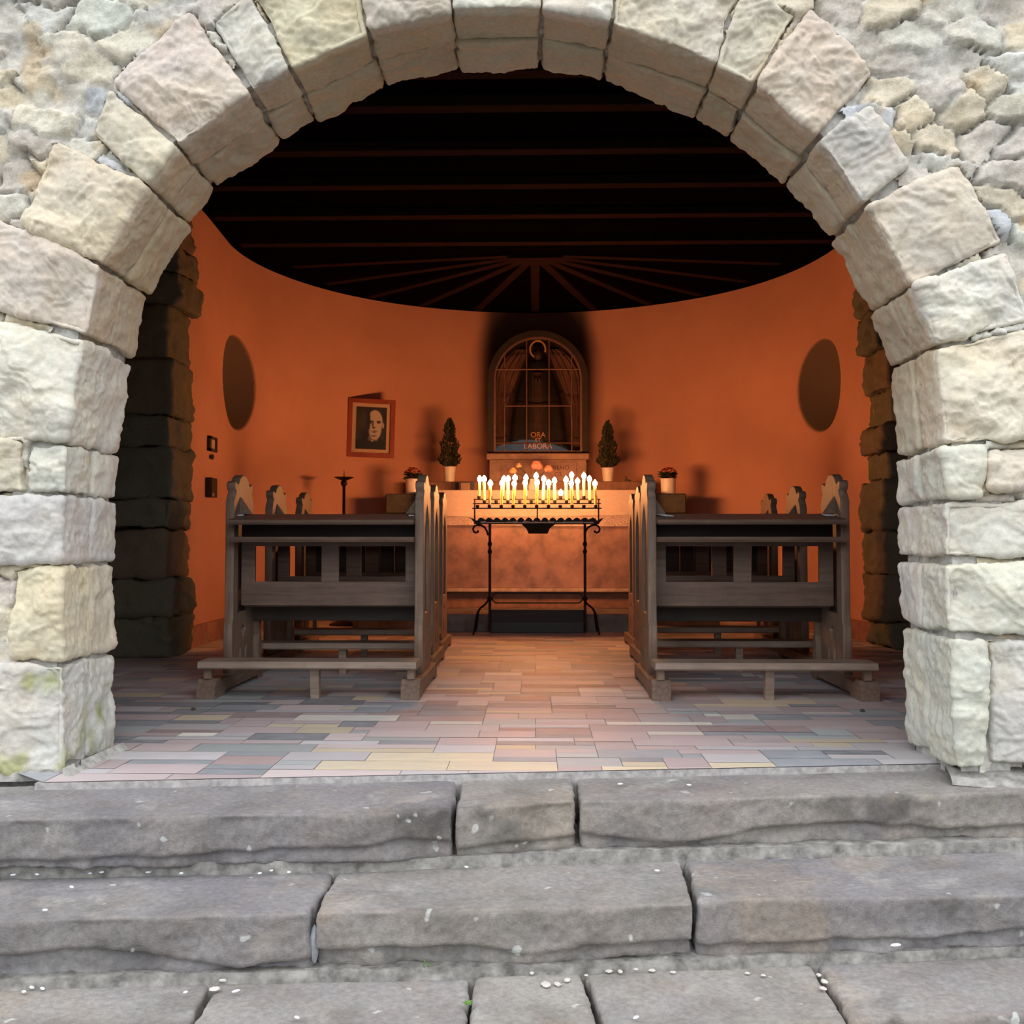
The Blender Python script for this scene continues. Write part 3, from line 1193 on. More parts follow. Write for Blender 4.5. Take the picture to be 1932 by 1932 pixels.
# ceiling
mb = MB()
mb.box(-3.5, 3.5, YB - .3, 11.3, ZC, ZC + .1, 0)
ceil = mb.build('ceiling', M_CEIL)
tag(ceil, kind='structure')
for k, py in enumerate((205, 287, 352, 409, 460)):
    Y = (ZC - .06 - CAMZ) / (at(1010, py, 1).z - CAMZ)
    hw = 3.3 if Y < 7.0 else (math.sqrt(max(0.1, RA ** 2 - max(0, Y - YC) ** 2)) - .13)
    mb = MB().box(-hw, hw, Y - .05, Y + .05, ZC - .06, ZC + .02, .004)
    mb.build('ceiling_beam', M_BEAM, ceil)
for Y in (4.05, 4.65, 5.2):
    MB().box(-3.3, 3.3, Y - .05, Y + .05, ZC - .06, ZC + .02, .004).build('ceiling_beam', M_BEAM, ceil)
for k in range(11):
    a = PI * (k + 0.5) / 11
    c_, s_ = math.cos(a), math.sin(a)
    y0 = 8.62
    r0, r1 = 0.22, RA - .14 - .25 * s_ * 0
    r1 = min(r1, 2.20)
    mb = MB()
    w = .04
    vs = []
    for r in (r0, r1):
        for q in (-w, w):
            for zz in (ZC - .03, ZC + .01):
                vs.append((c_ * r - s_ * q, y0 + s_ * r - 0 + c_ * q, zz))
    vs = [(v[0], min(v[1], YC + math.sqrt(max(0, RA ** 2 - v[0] ** 2)) - .17), v[2]) for v in vs]
    mb.add(vs, [(0, 1, 3, 2), (4, 6, 7, 5), (0, 4, 5, 1), (2, 3, 7, 6), (0, 2, 6, 4), (1, 5, 7, 3)])
    mb.build('fan_beam', M_BEAM, ceil)
hubp = [(.24 * math.cos(PI * k / 12), 8.60 + .24 * math.sin(PI * k / 12)) for k in range(13)]
MB().prism(hubp, 'z', ZC - .055, ZC + .01).build('fan_hub', M_BEAM, ceil)

# ------------------------------------------------------------------ outdoor ground
mb = MB()
mb.add([(-30, -30, -.62), (30, -30, -.62), (30, 3.5, -.62), (-30, 3.5, -.62)], [(0, 1, 2, 3)])
mb.box(-6, -2.3, 2.2, 3.5, -.62, -.045, .01)
mb.box(2.3, 6, 2.2, 3.5, -.62, -.045, .01)
o = mb.build('ground', M_GROUND)
tag(o, kind='structure')

# ------------------------------------------------------------------ stone steps
Z1, Z2, Z3 = -0.022, -0.205, -0.385


def line_at(pts, x):
    for (a, b) in zip(pts[:-1], pts[1:]):
        if x <= b[0] or b is pts[-1]:
            t = (x - a[0]) / (b[0] - a[0])
            return a[1] + t * (b[1] - a[1])


F1 = [(-150, 1545), (0, 1540), (850, 1525), (1091, 1508), (1932, 1492), (2080, 1489)]
F2 = [(-150, 1733), (0, 1728), (590, 1718), (1305, 1702), (1932, 1684), (2080, 1680)]
B1 = [(-150, 1482), (120, 1476), (850, 1466), (1100, 1453), (1800, 1441), (2080, 1436)]
B2 = [(-150, 1654), (0, 1650), (630, 1641), (1290, 1620), (1932, 1604), (2080, 1600)]
B3 = [(-150, 1870), (0, 1865), (400, 1851), (900, 1840), (1540, 1815), (1932, 1799), (2080, 1794)]
F3 = [(-150, 1975), (400, 1962), (885, 1950), (1100, 1945), (1932, 1905), (2080, 1900)]


def slab(bl, br, fl_, fr, z, thick, label, tint, seed, zb=0.0, chip=.03, group='stone slabs of the front steps'):
    """corner pixels of the tread; the front face hangs below the front edge"""
    BL, BR, FL_, FR = az(*bl, z), az(*br, z), az(*fl_, z), az(*fr, z)
    back = 0.05
    # quad on the front face: A bottom-left, B bottom-right, C top-right, D top-left; w goes back
    dn = Vector((0, 0, -thick))
    A, B, C, D = FL_ + dn, FR + dn, FR, FL_
    # shear backwards by averaging; build with true tread corners through a custom quad
    o = block('step_slab', (A, B, C, D), (0, 1, 0), tint, 0.0085, seed, gap=.004, rnd=.014, front=.011, side=.006,
              facet=0.0, mat=M_STEP, chip=chip, topflat=True) if False else None
    cen = (BL + BR + FL_ + FR) / 4
    o = slab_mesh(BL, BR, FL_, FR, z, thick, tint, seed, chip, cen)
    tag(o, label, 'step', group)
    return o


def steppaint(P, cols):
    S = P + cols[0, 0] * 40
    dk_ = np.clip((fbm(S, 5, 4) - .25) * 2.5, 0, 1)[:, None]
    tan = np.clip((fbm(S + 33, 3.2, 4) - .35) * 3, 0, 1)[:, None]
    lt = np.clip((fbm(S + 71, 8, 4) - .45) * 4, 0, 1)[:, None]
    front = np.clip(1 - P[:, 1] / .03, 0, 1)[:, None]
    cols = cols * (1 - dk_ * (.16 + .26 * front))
    cols = cols * (1 - tan * .45) + np.array((.36, .305, .25)) * tan * .45
    cols = cols * (1 - lt * .3) + np.array((.46, .45, .43)) * lt * .3
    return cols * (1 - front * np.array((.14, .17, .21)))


def slab_mesh(BL, BR, FL_, FR, z, thick, tint, seed, chip, cen):
    Lx = ((BR - BL).length + (FR - FL_).length) / 2
    Ly = ((BL - FL_).length + (BR - FR).length) / 2
    # use block() with u along x, v up, w back, then remap y by the true corners
    A = Vector((0, 0, -thick)); B = Vector((Lx, 0, -thick)); C = Vector((Lx, 0, 0)); D = Vector((0, 0, 0))
    o = block('step_slab', (A, B, C, D), (0, Ly, 0), tint, 0.0085, seed, gap=.0035, rnd=.013, front=.010, side=.007,
              facet=0.0, mat=M_STEP, chip=chip, topflat=True, paint=steppaint)
    me = o.data
    n = len(me.vertices)
    co = np.empty(n * 3, np.float32)
    me.vertices.foreach_get('co', co)
    co = co.reshape(-1, 3).astype(float)
    u = co[:, 0] / Lx
    w = co[:, 1] / Ly
    bl, br, f_l, f_r = [np.array(q) for q in (BL, BR, FL_, FR)]
    P = (f_l * (1 - u)[:, None] + f_r * u[:, None]) * (1 - w)[:, None] + (bl * (1 - u)[:, None] + br * u[:, None]) * w[:, None]
    # wander of the long front edge
    q = np.stack([P[:, 0], P[:, 0] * 0 + seed, P[:, 0] * 0], 1)
    P[:, 1] += 0.012 * fbm(q, 1.7, 3) * np.clip(1 - w * 2, 0, 1)
    P[:, 2] = z + co[:, 2]
    P -= np.array(cen)
    me.vertices.foreach_set('co', P.astype(np.float32).ravel())
    me.update()
    o.location = cen
    return o


SG = (0.28, 0.27, 0.28)
SG2 = (0.315, 0.30, 0.295)
SG3 = (0.345, 0.33, 0.315)
edges1 = [(-500, -500), (868, 857), (1080, 1090), (2420, 2420)]
labs1 = ['long grey slab at the left of the top step', 'short grey slab in the middle of the top step',
         'long grey slab at the right of the top step with a round lichen spot']


def rowslabs(edges, Bk, Fr, z, th, labs, tints, seed0, chip):
    for i in range(len(edges) - 1):
        (b0, f0), (b1, f1_) = edges[i], edges[i + 1]
        g = 4
        slab((b0 + g, line_at(Bk, b0)), (b1 - g, line_at(Bk, b1)), (f0 + g, line_at(Fr, f0)), (f1_ - g, line_at(Fr, f1_)),
             z, th, labs[i], tints[i], seed0 + i, chip=chip)


rowslabs(edges1, B1, F1, Z1, .158, labs1, [SG, SG3, SG2], 501, .035)
rowslabs([(-500, -500), (632, 588), (1288, 1314), (2420, 2420)], B2, F2, Z2, .165,
         ['grey slab at the left of the second step, dark and pitted',
          'grey slab in the middle of the second step with white lichen along its edge',
          'grey slab at the right of the second step with a tan patch on its face'], [SG, SG2, SG], 511, .04)
rowslabs([(-500, -500), (404, 335), (892, 880), (1100, 1140), (1535, 1600), (2420, 2420)], B3, F3, Z3, .17,
         ['leftmost slab of the lowest step', 'lowest step slab second from the left, below the grass tuft',
          'narrow middle slab of the lowest step', 'lowest step slab below the weed, with a broken corner',
          'rightmost slab of the lowest step'], [SG3, SG2, SG3, SG3, SG2], 521, .04)

# mortar beds under the treads
for nme, Bk, z0, z1, Fr in (('trim_3', B2, -.30, Z1 - .155, F2), ('trim_4', B3, -.5, Z2 - .16, F3), ('trim_5', F3, -.62, Z3 - .15, F3)):
    n = 60
    vs, fs = [], []
    rm = random.Random(3)
    for i in range(n + 1):
        px = -500 + 2920 * i / n
        zr = z1 - .02
        p = az(px, line_at(Bk, px), {'trim_3': Z2, 'trim_4': Z3, 'trim_5': Z3}[nme])
        y = p.y + rm.uniform(-.004, .004) - (.012 if nme != 'trim_5' else -.05)
        for (yy, zz) in ((y, z0), (y, z1 + .004), (y + .5, z1 + .004), (y + .5, z0)):
            vs.append((p.x, yy, zz))
    for i in range(n):
        for k in range(4):
            k2 = (k + 1) % 4
            fs.append((i * 4 + k, i * 4 + k2, i * 4 + 4 + k2, i * 4 + 4 + k))
    o = MB().add(vs, fs).build(nme, M_BED)
    tag(o, kind='structure')

for nm, xa, xb, zt2, dy0 in (('trim_7', 1.36, 4.4, .006, .06), ('trim_8', -4.2, -1.54, .012, .04)):
    vs, fs = [], []
    n = 90
    rm = random.Random(6)
    pq = np.array([(xa + (xb - xa) * i / n, 0.0, 0.0) for i in range(n + 1)])
    w1, w2 = fbm(pq, 7, 3), fbm(pq + 9, 9, 3)
    for i in range(n + 1):
        x = pq[i, 0]
        dy2 = dy0 * min(1.0, .15 + i / 9 if xa > 0 else .15 + (n - i) / 9)
        vs += [(x, YF + .05, -.03), (x, YF + .05, zt2 + .02), (x, YF + .01, zt2 + .012 * w1[i]), (x, YF - dy2 * .5, zt2 * .5 - .008 + .008 * w2[i]),
               (x, YF - dy2 + .02 * w1[i], -.024)]
    for i in range(n):
        for k in range(4):
            fs.append((i * 5 + k, i * 5 + k + 1, i * 5 + 6 + k, i * 5 + 5 + k))
    o = MB().add(vs, fs).build(nm, M_BED, smooth=True)
    tag(o, kind='structure')

# mortar fillets at the feet of the jambs
for (pl, nm) in (([(118, 1462), (232, 1412), (250, 1414), (140, 1474)], 'trim_6'),):
    q = [az(p[0], p[1], 0.0) for p in pl]
    vs = [(v.x, v.y, -.02) for v in q] + [(q[0].x, q[0].y, .022), (q[1].x, q[1].y, .022)]
    if nm == 'trim_7':
        vs = [(v.x, v.y, -.02) for v in q] + [(q[0].x, q[0].y, .03), (q[1].x, q[1].y, .03)]
    fs = [(0, 1, 2, 3), (0, 4, 5, 1), (4, 3, 2, 5), (0, 3, 4), (1, 5, 2)]
    o = MB().add(vs, fs).build(nm, M_MORTAR)
    tag(o, kind='structure')

# =================================================================== PEWS
def make_pew():
    root = empty('pew', (0, 0, 0))
    hw = 0.503
    prof = [(-.02, .085), (-.02, .33), (0, .37), (0, .985), (.008, 1.0), (.044, 1.045), (.018, 1.056), (.012, 1.080),
            (.030, 1.092), (.072, 1.076), (.090, 1.092), (.112, 1.116), (.145, 1.130), (.18, 1.134)]
    full = prof + [(.36 - y, z) for (y, z) in prof[::-1][1:]]
    hole = [(.075, .39), (.075, .82), (.085, .87), (.12, .93), (.18, .985), (.24, .93), (.275, .87), (.285, .82), (.285, .39)]
    qf = [(.18 + .045 * math.cos(2 * PI * k / 16) * (1 + .25 * math.cos(4 * 2 * PI * k / 16)),
           .30 + .04 * math.sin(2 * PI * k / 16) * (1 + .25 * math.cos(4 * 2 * PI * k / 16))) for k in range(16)]
    slot = [(.11, .13), (.11, .2), (.13, .235), (.15, .2), (.15, .13)]
    slot2 = [(.36 - y, z) for (y, z) in slot]
    me = curve_mesh('end_panel', [full, hole, qf, slot, slot2], 0.018, 0.005)
    me.materials.append(M_OAKZ)
    for v in me.vertices:          # (y, z, x) -> x, y, z
        y, z, x = v.co
        v.co = (x, y, z)
    for s in (-1, 1):
        p = link('end_panel', me, M_OAKZ, root, smooth=False)
        p.location = (s * hw, 0, 0)
        b = MB().box(-.003, .003, .06, .30, .36, 1.0, .001)
        inf = b.build('panel_infill', M_OAKD, p)
        # runner with raised feet
        x0, x1 = -.046, .046
        run = [(-.37, 0), (-.37, .062), (-.335, .098), (-.29, .098), (-.27, .082), (.50, .082), (.50, 0), (.41, 0),
               (.38, .022), (-.20, .022), (-.23, 0)]
        r = MB().prism(run, 'x', x0, x1).build('foot_runner', M_OAKY, root)
        r.location = (s * hw, 0, 0)
        # bracket between ledge and end panel
        br = [(0, .0), (0.075, 0.0), (0.0, .10)]
        m = MB()
        tri = [(-s * .02, .925), (-s * .085, .925), (-s * .02, 1.02)]
        m.prism([(a, c) for a, c in tri], 'y', .10, .125)
        m.build('ledge_bracket', M_OAKY, root).location = (s * hw, 0, 0)
        # kneeler post on the runner, rear seat leg
        MB().box(-.02, .02, -.35, -.31, .096, .153).build('kneeler_post', M_OAKZ, root).location = (s * (hw + .0), 0, 0)
        lg = MB().prism([(.40, .08), (.45, .08), (.46, .2), (.43, .28), (.46, .34), (.48, .418), (.38, .418), (.39, .33), (.41, .25), (.39, .2)],
                        'x', -.02, .02)
        lg.build('seat_leg', M_OAKZ, root).location = (s * (hw - .03), 0, 0)
    xi = hw - .02
    # sloped prayer ledge
    lp = [(-.10, .862), (-.108, .872), (-.10, .887), (.165, .925), (.165, .903)]
    MB().prism(lp, 'x', -xi, xi).build('prayer_ledge', M_OAKX, root)
    MB().prism([(-.08, .772), (-.088, .784), (-.08, .799), (.165, .799), (.165, .772)], 'x', -xi, xi).build('book_shelf', M_OAKX, root)
    MB().box(-xi, xi, .150, .170, .79, .91).build('shelf_back', M_OAKD, root)
    # open frame back
    fr = [(-xi, .43), (xi, .43), (xi, .785), (-xi, .785)]
    oL = [(-xi + .07, .555), (-.045, .555), (-.045, .752), (-xi + .07, .752)]
    oR = [(-x, z) for x, z in oL]
    me2 = curve_mesh('backrest_frame', [fr, oL, oR], 0.011, 0.002)
    for v in me2.vertices:
        x, z, y = v.co
        v.co = (x, y + .165, z)
    link('backrest_frame', me2, M_OAKX, root, smooth=False)
    MB().box(-xi, xi, .185, .50, .418, .445, .006).build('seat', M_OAKX, root)
    MB().box(-xi, xi, .36, .378, .33, .418).build('seat_apron', M_OAKD, root)
    # kneeler
    kb = MB().prism([(-.392, .150), (-.40, .158), (-.392, .187), (-.215, .187), (-.215, .150)], 'x', -.535, .535)
    kn = kb.build('kneeler', M_OAKL, root)
    MB().prism([(-.335, 0), (-.30, 0), (-.29, .151), (-.345, .151)], 'x', .006, .048).build('kneeler_leg', M_OAKL, root)
    return root


pew0 = make_pew()
spots = [
    (-1.115, 5.30, 0, 'front left oak pew, nearest the steps, with kneeler and carved gable ends'),
    (1.115, 5.30, 0, 'front right oak pew, nearest the steps, with papers on its ledge'),
    (-1.155, 6.23, 0, 'middle oak pew of the left column, behind the front left pew'),
    (1.19, 6.40, 0, 'middle oak pew of the right column, behind the front right pew'),
    (-1.185, 7.14, 0, 'rearmost oak pew of the left column, nearest the black pricket candlestick'),
    (1.24, 7.38, 0, 'rearmost oak pew of the right column, nearest the altar'),
]
for i, (x, y, r, lab) in enumerate(spots):
    p = pew0 if i == 0 else copy_tree(pew0)
    p.location = (x, y, 0)
    p.rotation_euler = (0, 0, r)
    tag(p, lab, 'pew', 'oak pews in two columns facing the altar')
    if i >= 4:
        bb = MB()
        for k in range(9):
            bb.box(-.48 + k * .1067 + .001, -.48 + (k + 1) * .1067 - .001, .178, .19, .45, .79, .003)
        bb.build('back_boards', M_OAKD, p)

# papers on the ledges
def paper(px, py, Y, w, d, rz, lab, tilt=.142):
    base = at(px, py, Y)
    m = MB()
    m.box(-w / 2, w / 2, -d / 2, d / 2, 0, .004, .001)
    o = m.build('paper_sheet', M_PAPER)
    z = .887 + (Y - 5.20) * tilt + .0035
    o.location = (base.x, Y, z)
    o.rotation_euler = (math.atan(tilt), 0, rz)
    tag(o, lab, 'paper', 'papers left on the pew ledges')


paper(1254, 964, 5.36, .055, .085, .5, 'folded white leaflet at the aisle end of the front right pew ledge')
paper(1563, 964, 5.36, .05, .05, .1, 'small white slip at the outer end of the front right pew ledge')
paper(452, 974, 5.38, .04, .045, .2, 'small pale slip at the outer end of the front left pew ledge')
paper(776, 974, 5.36, .03, .03, .2, 'tiny white slip at the aisle end of the front left pew ledge')

# =================================================================== ALTAR
AY = 9.60
stp_ = MB().box(-1.6, 1.6, 8.80, 10.2, 0, .15, .004).build('altar_step', simple('step_marble', (0.22, 0.19, 0.18), .6, 0, .3, 6, .1))
tag(stp_, 'dark stone step under the altar', 'step')
altar = empty('altar', (0, AY, .15))


def ap(o):
    o.parent = altar
    o.matrix_parent_inverse = Matrix.Translation((0, -AY, -.15))
    return o


zt = at(1010, 925, AY).z
zm = at(1010, 1110, AY).z
ap(MB().box(-1.04, 1.04, AY + .02, AY + .45, zm, zt - .03, .004).build('altar_block', M_ALTAR))
ap(MB().box(-1.06, 1.06, AY - .03, AY + .45, zm - .035, zm, .006).build('base_moulding', M_ALTARM))
ap(MB().box(-1.02, 1.02, AY + .05, AY + .5, .15, zm - .035, .004).build('altar_plinth', M_BROWNST))
ap(MB().box(-1.06, 1.06, AY - .01, AY + .45, zt - .03, zt - .006, .004).build('altar_top', M_ALTARM))
tag(altar, 'stone altar of mottled brown marble standing on a step', 'altar')

# cloth
def cloth(name, x0, x1, y0, zt_, zb, amp, mat, nwav, seed, scal=0):
    V, Fq = [], []
    nx_, nz_ = 160, 26
    rr = np.random.RandomState(seed)
    ph = rr.rand(6) * 6
    for j in range(nz_ + 1):
        t = j / nz_
        for i in range(nx_ + 1):
            x = x0 + (x1 - x0) * i / nx_
            zbb = zb + (scal * math.sin(x * 2.2 + ph[4]))
            z_ = zt_ + (zbb - zt_) * t
            y_ = y0 - amp * t * (math.sin(x * nwav + ph[0]) * .5 + .3 * math.sin(x * nwav * 2.3 + ph[1]) + .2 * math.sin(x * 31 + ph[2])) \
                - .012 * t
            V.append((x, y_, z_))
    for j in range(nz_):
        for i in range(nx_):
            a = j * (nx_ + 1) + i
            Fq.append((a, a + nx_ + 1, a + nx_ + 2, a + 1))
    return V, Fq


zc = at(1010, 974, AY).z
zl = at(1010, 992, AY).z
V, Fq = cloth('c', -1.08, 1.08, AY - .03, zt, zc, .012, M_CLOTH, 9, 3, .008)
me = np_mesh('altar_cloth', np.array(V), np.array(Fq))
cl = link('altar_cloth', me, M_CLOTH)
top = MB().box(-1.08, 1.08, AY - .03, AY + .44, zt - .005, zt + .001, 0).build('cloth_top', M_CLOTH, cl)
m_l, nt_l, b_l = new_mat('sheer_lace')
b_l.inputs['Base Color'].default_value = (0.7, 0.55, 0.52, 1)
c_l = obj_coord(nt_l)
f_l, _ = noise_fac(nt_l, 120, .35, .65, 3, c_l)
ml = N(nt_l, 'ShaderNodeMapRange')
ml.inputs[3].default_value = .25
ml.inputs[4].default_value = .65
nt_l.links.new(f_l, ml.inputs[0])
nt_l.links.new(ml.outputs[0], b_l.inputs['Alpha'])
V, Fq = cloth('c', -1.08, 1.08, AY - .038, zc + .01, zl, .01, None, 11, 5, .006)
me = np_mesh('lace_hem', np.array(V), np.array(Fq))
link('lace_hem', me, m_l, cl)
mod = cl.modifiers.new('thick', 'SOLIDIFY'); mod.thickness = .003
tag(cl, 'white altar cloth with a sheer lace hem hanging over the altar front', 'altar cloth')

# ledge behind the altar
zs1 = at(1010, 908, 10.1).z
o = MB().box(at(786, 908, 10.1).x, at(1218, 908, 10.1).x, 10.12, 10.45, .15, zs1, .006).build('retable_ledge', M_BROWNST)
tag(o, 'brown stone ledge behind the altar, carrying the shrine and potted cypresses', 'ledge')
# side plinths
for s, lab in ((-1, 'dark stone plinth left of the altar'), (1, 'dark stone plinth right of the altar')):
    zpl = at(1265, 931, 9.75).z
    xo = at(728, 931, 9.75).x if s < 0 else at(1294, 931, 9.75).x
    xi_ = s * 1.13
    b = MB()
    b.box(min(xo, xi_), max(xo, xi_), 9.72, 10.04, zpl - .19, zpl, .012)
    r_ = b.build('flower_plinth', M_DARKST)
    b2 = MB().box(min(xo, xi_) + .06, max(xo, xi_) - .05, 9.78, 10.0, .15, zpl - .19, .006)
    b2.build('plinth_shaft', M_LIGHTST, r_)
    tag(r_, lab, 'plinth', None)
ZPL = zpl

# =================================================================== SHRINE
SY = 10.42     # front of the shrine
shr = empty('shrine', (0, SY, zs1))


def sp_(o):
    o.parent = shr
    o.matrix_parent_inverse = Matrix.Translation((0, -SY, -zs1))
    return o


# pedestal
pz0 = .15
pA, pB = at(918, 856, 10.3), at(1112, 856, 10.3)
ptop = pA.z
sp_(MB().box(pA.x, pB.x, 10.26, 10.78, ptop - .065, ptop, .008).build('pedestal_cornice', M_LIGHTST))
sp_(MB().box(pA.x + .03, pB.x - .03, 10.29, 10.78, zs1, ptop - .065, .004).build('pedestal', M_LIGHTST))
q0, q1 = at(945, 872, 10.28), at(1088, 872, 10.28)
pan = sp_(MB().box(q0.x, q1.x, 10.278, 10.295, zs1 + .01, q0.z, .003).build('inscription_panel', M_PANEL))
for body, px, py, sz in (('PRENO', 1056, 886, .062), ('OS', 1053, 898, .058)):
    me = text_mesh('inscription', body, sz, .002)
    t = sp_(link('inscription', me, M_LETTER, smooth=False))
    w_ = at(px, py, 10.275)
    t.location = (w_.x, 10.277, w_.z)
    t.rotation_euler = (PI / 2, 0, 0)

# arched surround
gL, gR = at(930, 855, SY), at(1100, 855, SY)
gx = (gL.x + gR.x) / 2
gw = (gR.x - gL.x) / 2
zb_ = at(1010, 855, SY).z
ztop = at(1010, 634, SY).z
zsp = ztop - gw


def archloop(w, dz=0.0, n=28, zbot=None):
    zb2 = zb_ if zbot is None else zbot
    L = [(gx - w, zb2)] + [(gx + w * math.cos(PI - PI * k / n), zsp + (w) * math.sin(PI * k / n)) for k in range(n + 1)] + [(gx + w, zb2)]
    return L


def xz_mesh(name, loops, ext, yc, bev=0):
    me = curve_mesh(name, loops, ext, bev)
    for v in me.vertices:
        x, z, y = v.co
        v.co = (x, yc + y, z)
    return me


# case body: arched tube from the front back to the wall
def arch_tube(w_in, w_out, y0, y1, name, mat, zbot=None):
    n = 28
    zz = zb_ if zbot is None else zbot
    def lp(w):
        return [(gx - w, zz)] + [(gx + w * math.cos(PI - PI * k / n), zsp + w * math.sin(PI * k / n)) for k in range(n + 1)] + [(gx + w, zz)]
    a, b = lp(w_in), lp(w_out)
    vs, fs = [], []
    for (p, q) in zip(a, b):
        vs += [(p[0], y0, p[1]), (p[0], y1, p[1]), (q[0], y1, q[1]), (q[0], y0, q[1])]
    for i in range(len(a) - 1):
        for k in range(4):
            k2 = (k + 1) % 4
            fs.append((i * 4 + k, i * 4 + k2, i * 4 + 4 + k2, i * 4 + 4 + k))
    return sp_(MB().add(vs, fs).build(name, mat))


arch_tube(gw - .01, gw + .055, SY - .02, 10.95, 'arched_surround', M_FRAME)
# niche back
mb = MB()
lp_ = archloop(gw + .02)
mb.add([(x, 10.86, z) for x, z in lp_], [tuple(range(len(lp_)))])
sp_(mb.build('niche_back', M_NICHE))
# drapery: two curtains gathered to the sides, folds as geometry
for s in (-1, 1):
    V, Fq = [], []
    nu_, nv_ = 40, 40
    for j in range(nv_ + 1):
        t = j / nv_
        z_ = zb_ + .02 + (ztop - .10 - zb_) * t
        inner = gw * (0.78 - 0.10 * t) if t < .45 else gw * (0.735 - 0.95 * (t - .45))
        inner = max(inner, .06)
        if z_ > zsp:
            outw = math.sqrt(max(.0001, (gw - .02) ** 2 - (z_ - zsp) ** 2))
        else:
            outw = gw - .02
        inner = min(inner, outw - .01)
        for i in range(nu_ + 1):
            u = i / nu_
            x_ = inner + (outw - inner) * u
            V.append((gx + s * x_, 10.76 + .018 * math.sin(u * 22) - .05 * u, z_))
    for j in range(nv_):
        for i in range(nu_):
            a = j * (nu_ + 1) + i
            Fq.append((a, a + 1, a + nu_ + 2, a + nu_ + 1))
    sp_(link('drapery', np_mesh('drapery', np.array(V), np.array(Fq)), M_DRAPE))
# grille: frame + bars
gr = sp_(link('grille', xz_mesh('grille', [archloop(gw - .005), archloop(gw - .03, zbot=zb_ + .025)], .010, SY), M_IRONB, smooth=False))
for px in (952, 993.5, 1036, 1078.5):
    x_ = at(px, 700, SY).x
    dz = math.sqrt(max(0, (gw - .015) ** 2 - (x_ - gx) ** 2))
    b = MB().tube([(x_, SY - .004, zb_ + .01), (x_, SY - .004, zsp + dz)], .0065, 6)
    b.build('upright_bar', M_IRONB, gr)
for py in (697, 766, 836):
    z_ = at(1010, py, SY).z
    w2 = gw - .01 if py > 690 else math.sqrt(max(0, (gw - .015) ** 2 - (z_ - zsp) ** 2))
    xw = w2
    if py == 766:
        xw = (at(1078.5, 700, SY).x - at(952, 700, SY).x) / 2
    b = MB().tube([(gx - xw, SY - .006, z_), (gx + xw, SY - .006, z_)], .0065, 6)
    b.build('cross_bar', M_IRONB, gr)
for px in (952, 993.5, 1036, 1078.5):
    for py in (697, 836):
        w_ = at(px, py, SY - .01)
        MB().blob((w_.x, SY - .008, w_.z), .011, 8, 5).build('bar_boss', M_IRONB, gr)
mb = MB()
lp_ = archloop(gw - .008)
mb.add([(x, SY + .018, z) for x, z in lp_], [tuple(range(len(lp_)))])
sp_(mb.build('glass_pane', M_GLASS))
tag(shr, 'arched shrine case with iron grille and glass, above the altar', 'shrine')

# statue inside
st_ = empty('statue', (gx, 10.62, zb_ + .01))
m = MB()
HT = at(1010, 668, 10.62).z - (zb_ + .01)
prof = [(.30, 0), (.305, .02), (.29, .2), (.265, .42), (.22, .62), (.165, .78), (.11, .89), (.06, .94)]
prof = [(r, z * HT) for r, z in prof]
V, Fq = [], []
seg = 48
for (r, z_) in prof:
    for k in range(seg):
        a = 2 * PI * k / seg
        rr = r * (1 + .05 * math.sin(a * 9) * (1 - z_ / HT))
        V.append((rr * math.cos(a), rr * .42 * math.sin(a), z_))
for i in range(len(prof) - 1):
    for k in range(seg):
        k2 = (k + 1) % seg
        Fq.append((i * seg + k, i * seg + k2, (i + 1) * seg + k2, (i + 1) * seg + k))
link('mantle', np_mesh('mantle', np.array(V), np.array(Fq)), M_ROBE, st_)
# gown panel down the front
V, Fq = [], []
for j in range(21):
    t = j / 20
    r = .075 - .02 * t
    for i in range(13):
        u = i / 12 - .5
        V.append((u * 2 * r, -.075 - .045 * (1 - t) * 1.3 - .03 * math.cos(u * PI) + .006 * math.sin(u * 30), t * HT * .80))
for j in range(20):
    for i in range(12):
        a = j * 13 + i
        Fq.append((a, a + 1, a + 14, a + 13))
link('gown', np_mesh('gown', np.array(V), np.array(Fq)), M_GOWN, st_)
h_ = MB()
h_.blob((0, -.01, HT * .985), (.045, .05, .06), 16, 12)
h_.blob((0, -.058, HT * .98), (.008, .012, .012), 8, 6)
h_.tube([(0, 0, HT * .90), (0, 0, HT * .96)], .022, 10)
h_.build('head', M_SKIN, st_, smooth=True)
v_ = MB().blob((0, .012, HT * .985), (.062, .055, .075), 18, 10)
v_.build('veil', M_ROBE, st_, smooth=True)
hd = MB()
hd.blob((-.02, -.13, HT * .72), (.02, .03, .035), 10, 8)
hd.blob((.02, -.13, HT * .72), (.02, .03, .035), 10, 8)
hd.build('praying_hands', M_SKIN, st_, smooth=True)
ha = at(1011, 660, 10.62)
hr = 14.5 / F * 10.62
path = []
for k in range(41):
    a = math.radians(-62 - 0) + 0
    ang = math.radians(-20 + 265 * k / 40)
    path.append((hr * 1.0 * math.cos(ang), -.03, (ha.z - zb_ - .01) + hr * 1.1 * math.sin(ang)))
MB().tube(path, .0095, 6).build('halo', M_GOLD, st_)
tag(st_, 'robed figure with praying hands and a gilded halo inside the shrine', 'statue')
sg = empty('letter_sign', (gx, 10.46, zb_ + .01))
for body, py, sz in (('ORA', 825.5, .075), ('ET', 834, .055), ('LABORA', 847, .078)):
    me = text_mesh('lettering', body, sz, .003)
    t = link('lettering', me, M_GOLDL, sg, smooth=False)
    w_ = at(1015, py, 10.5)
    t.location = (w_.x - gx, 0, w_.z - zb_ - .01)
    t.rotation_euler = (PI / 2, 0, 0)
wbx = at(1016, 836, 10.5)
MB().box(wbx.x - gx - .11, wbx.x - gx + .11, .006, .02, 0, .085, .002).build('sign_board', M_GOWN, sg)
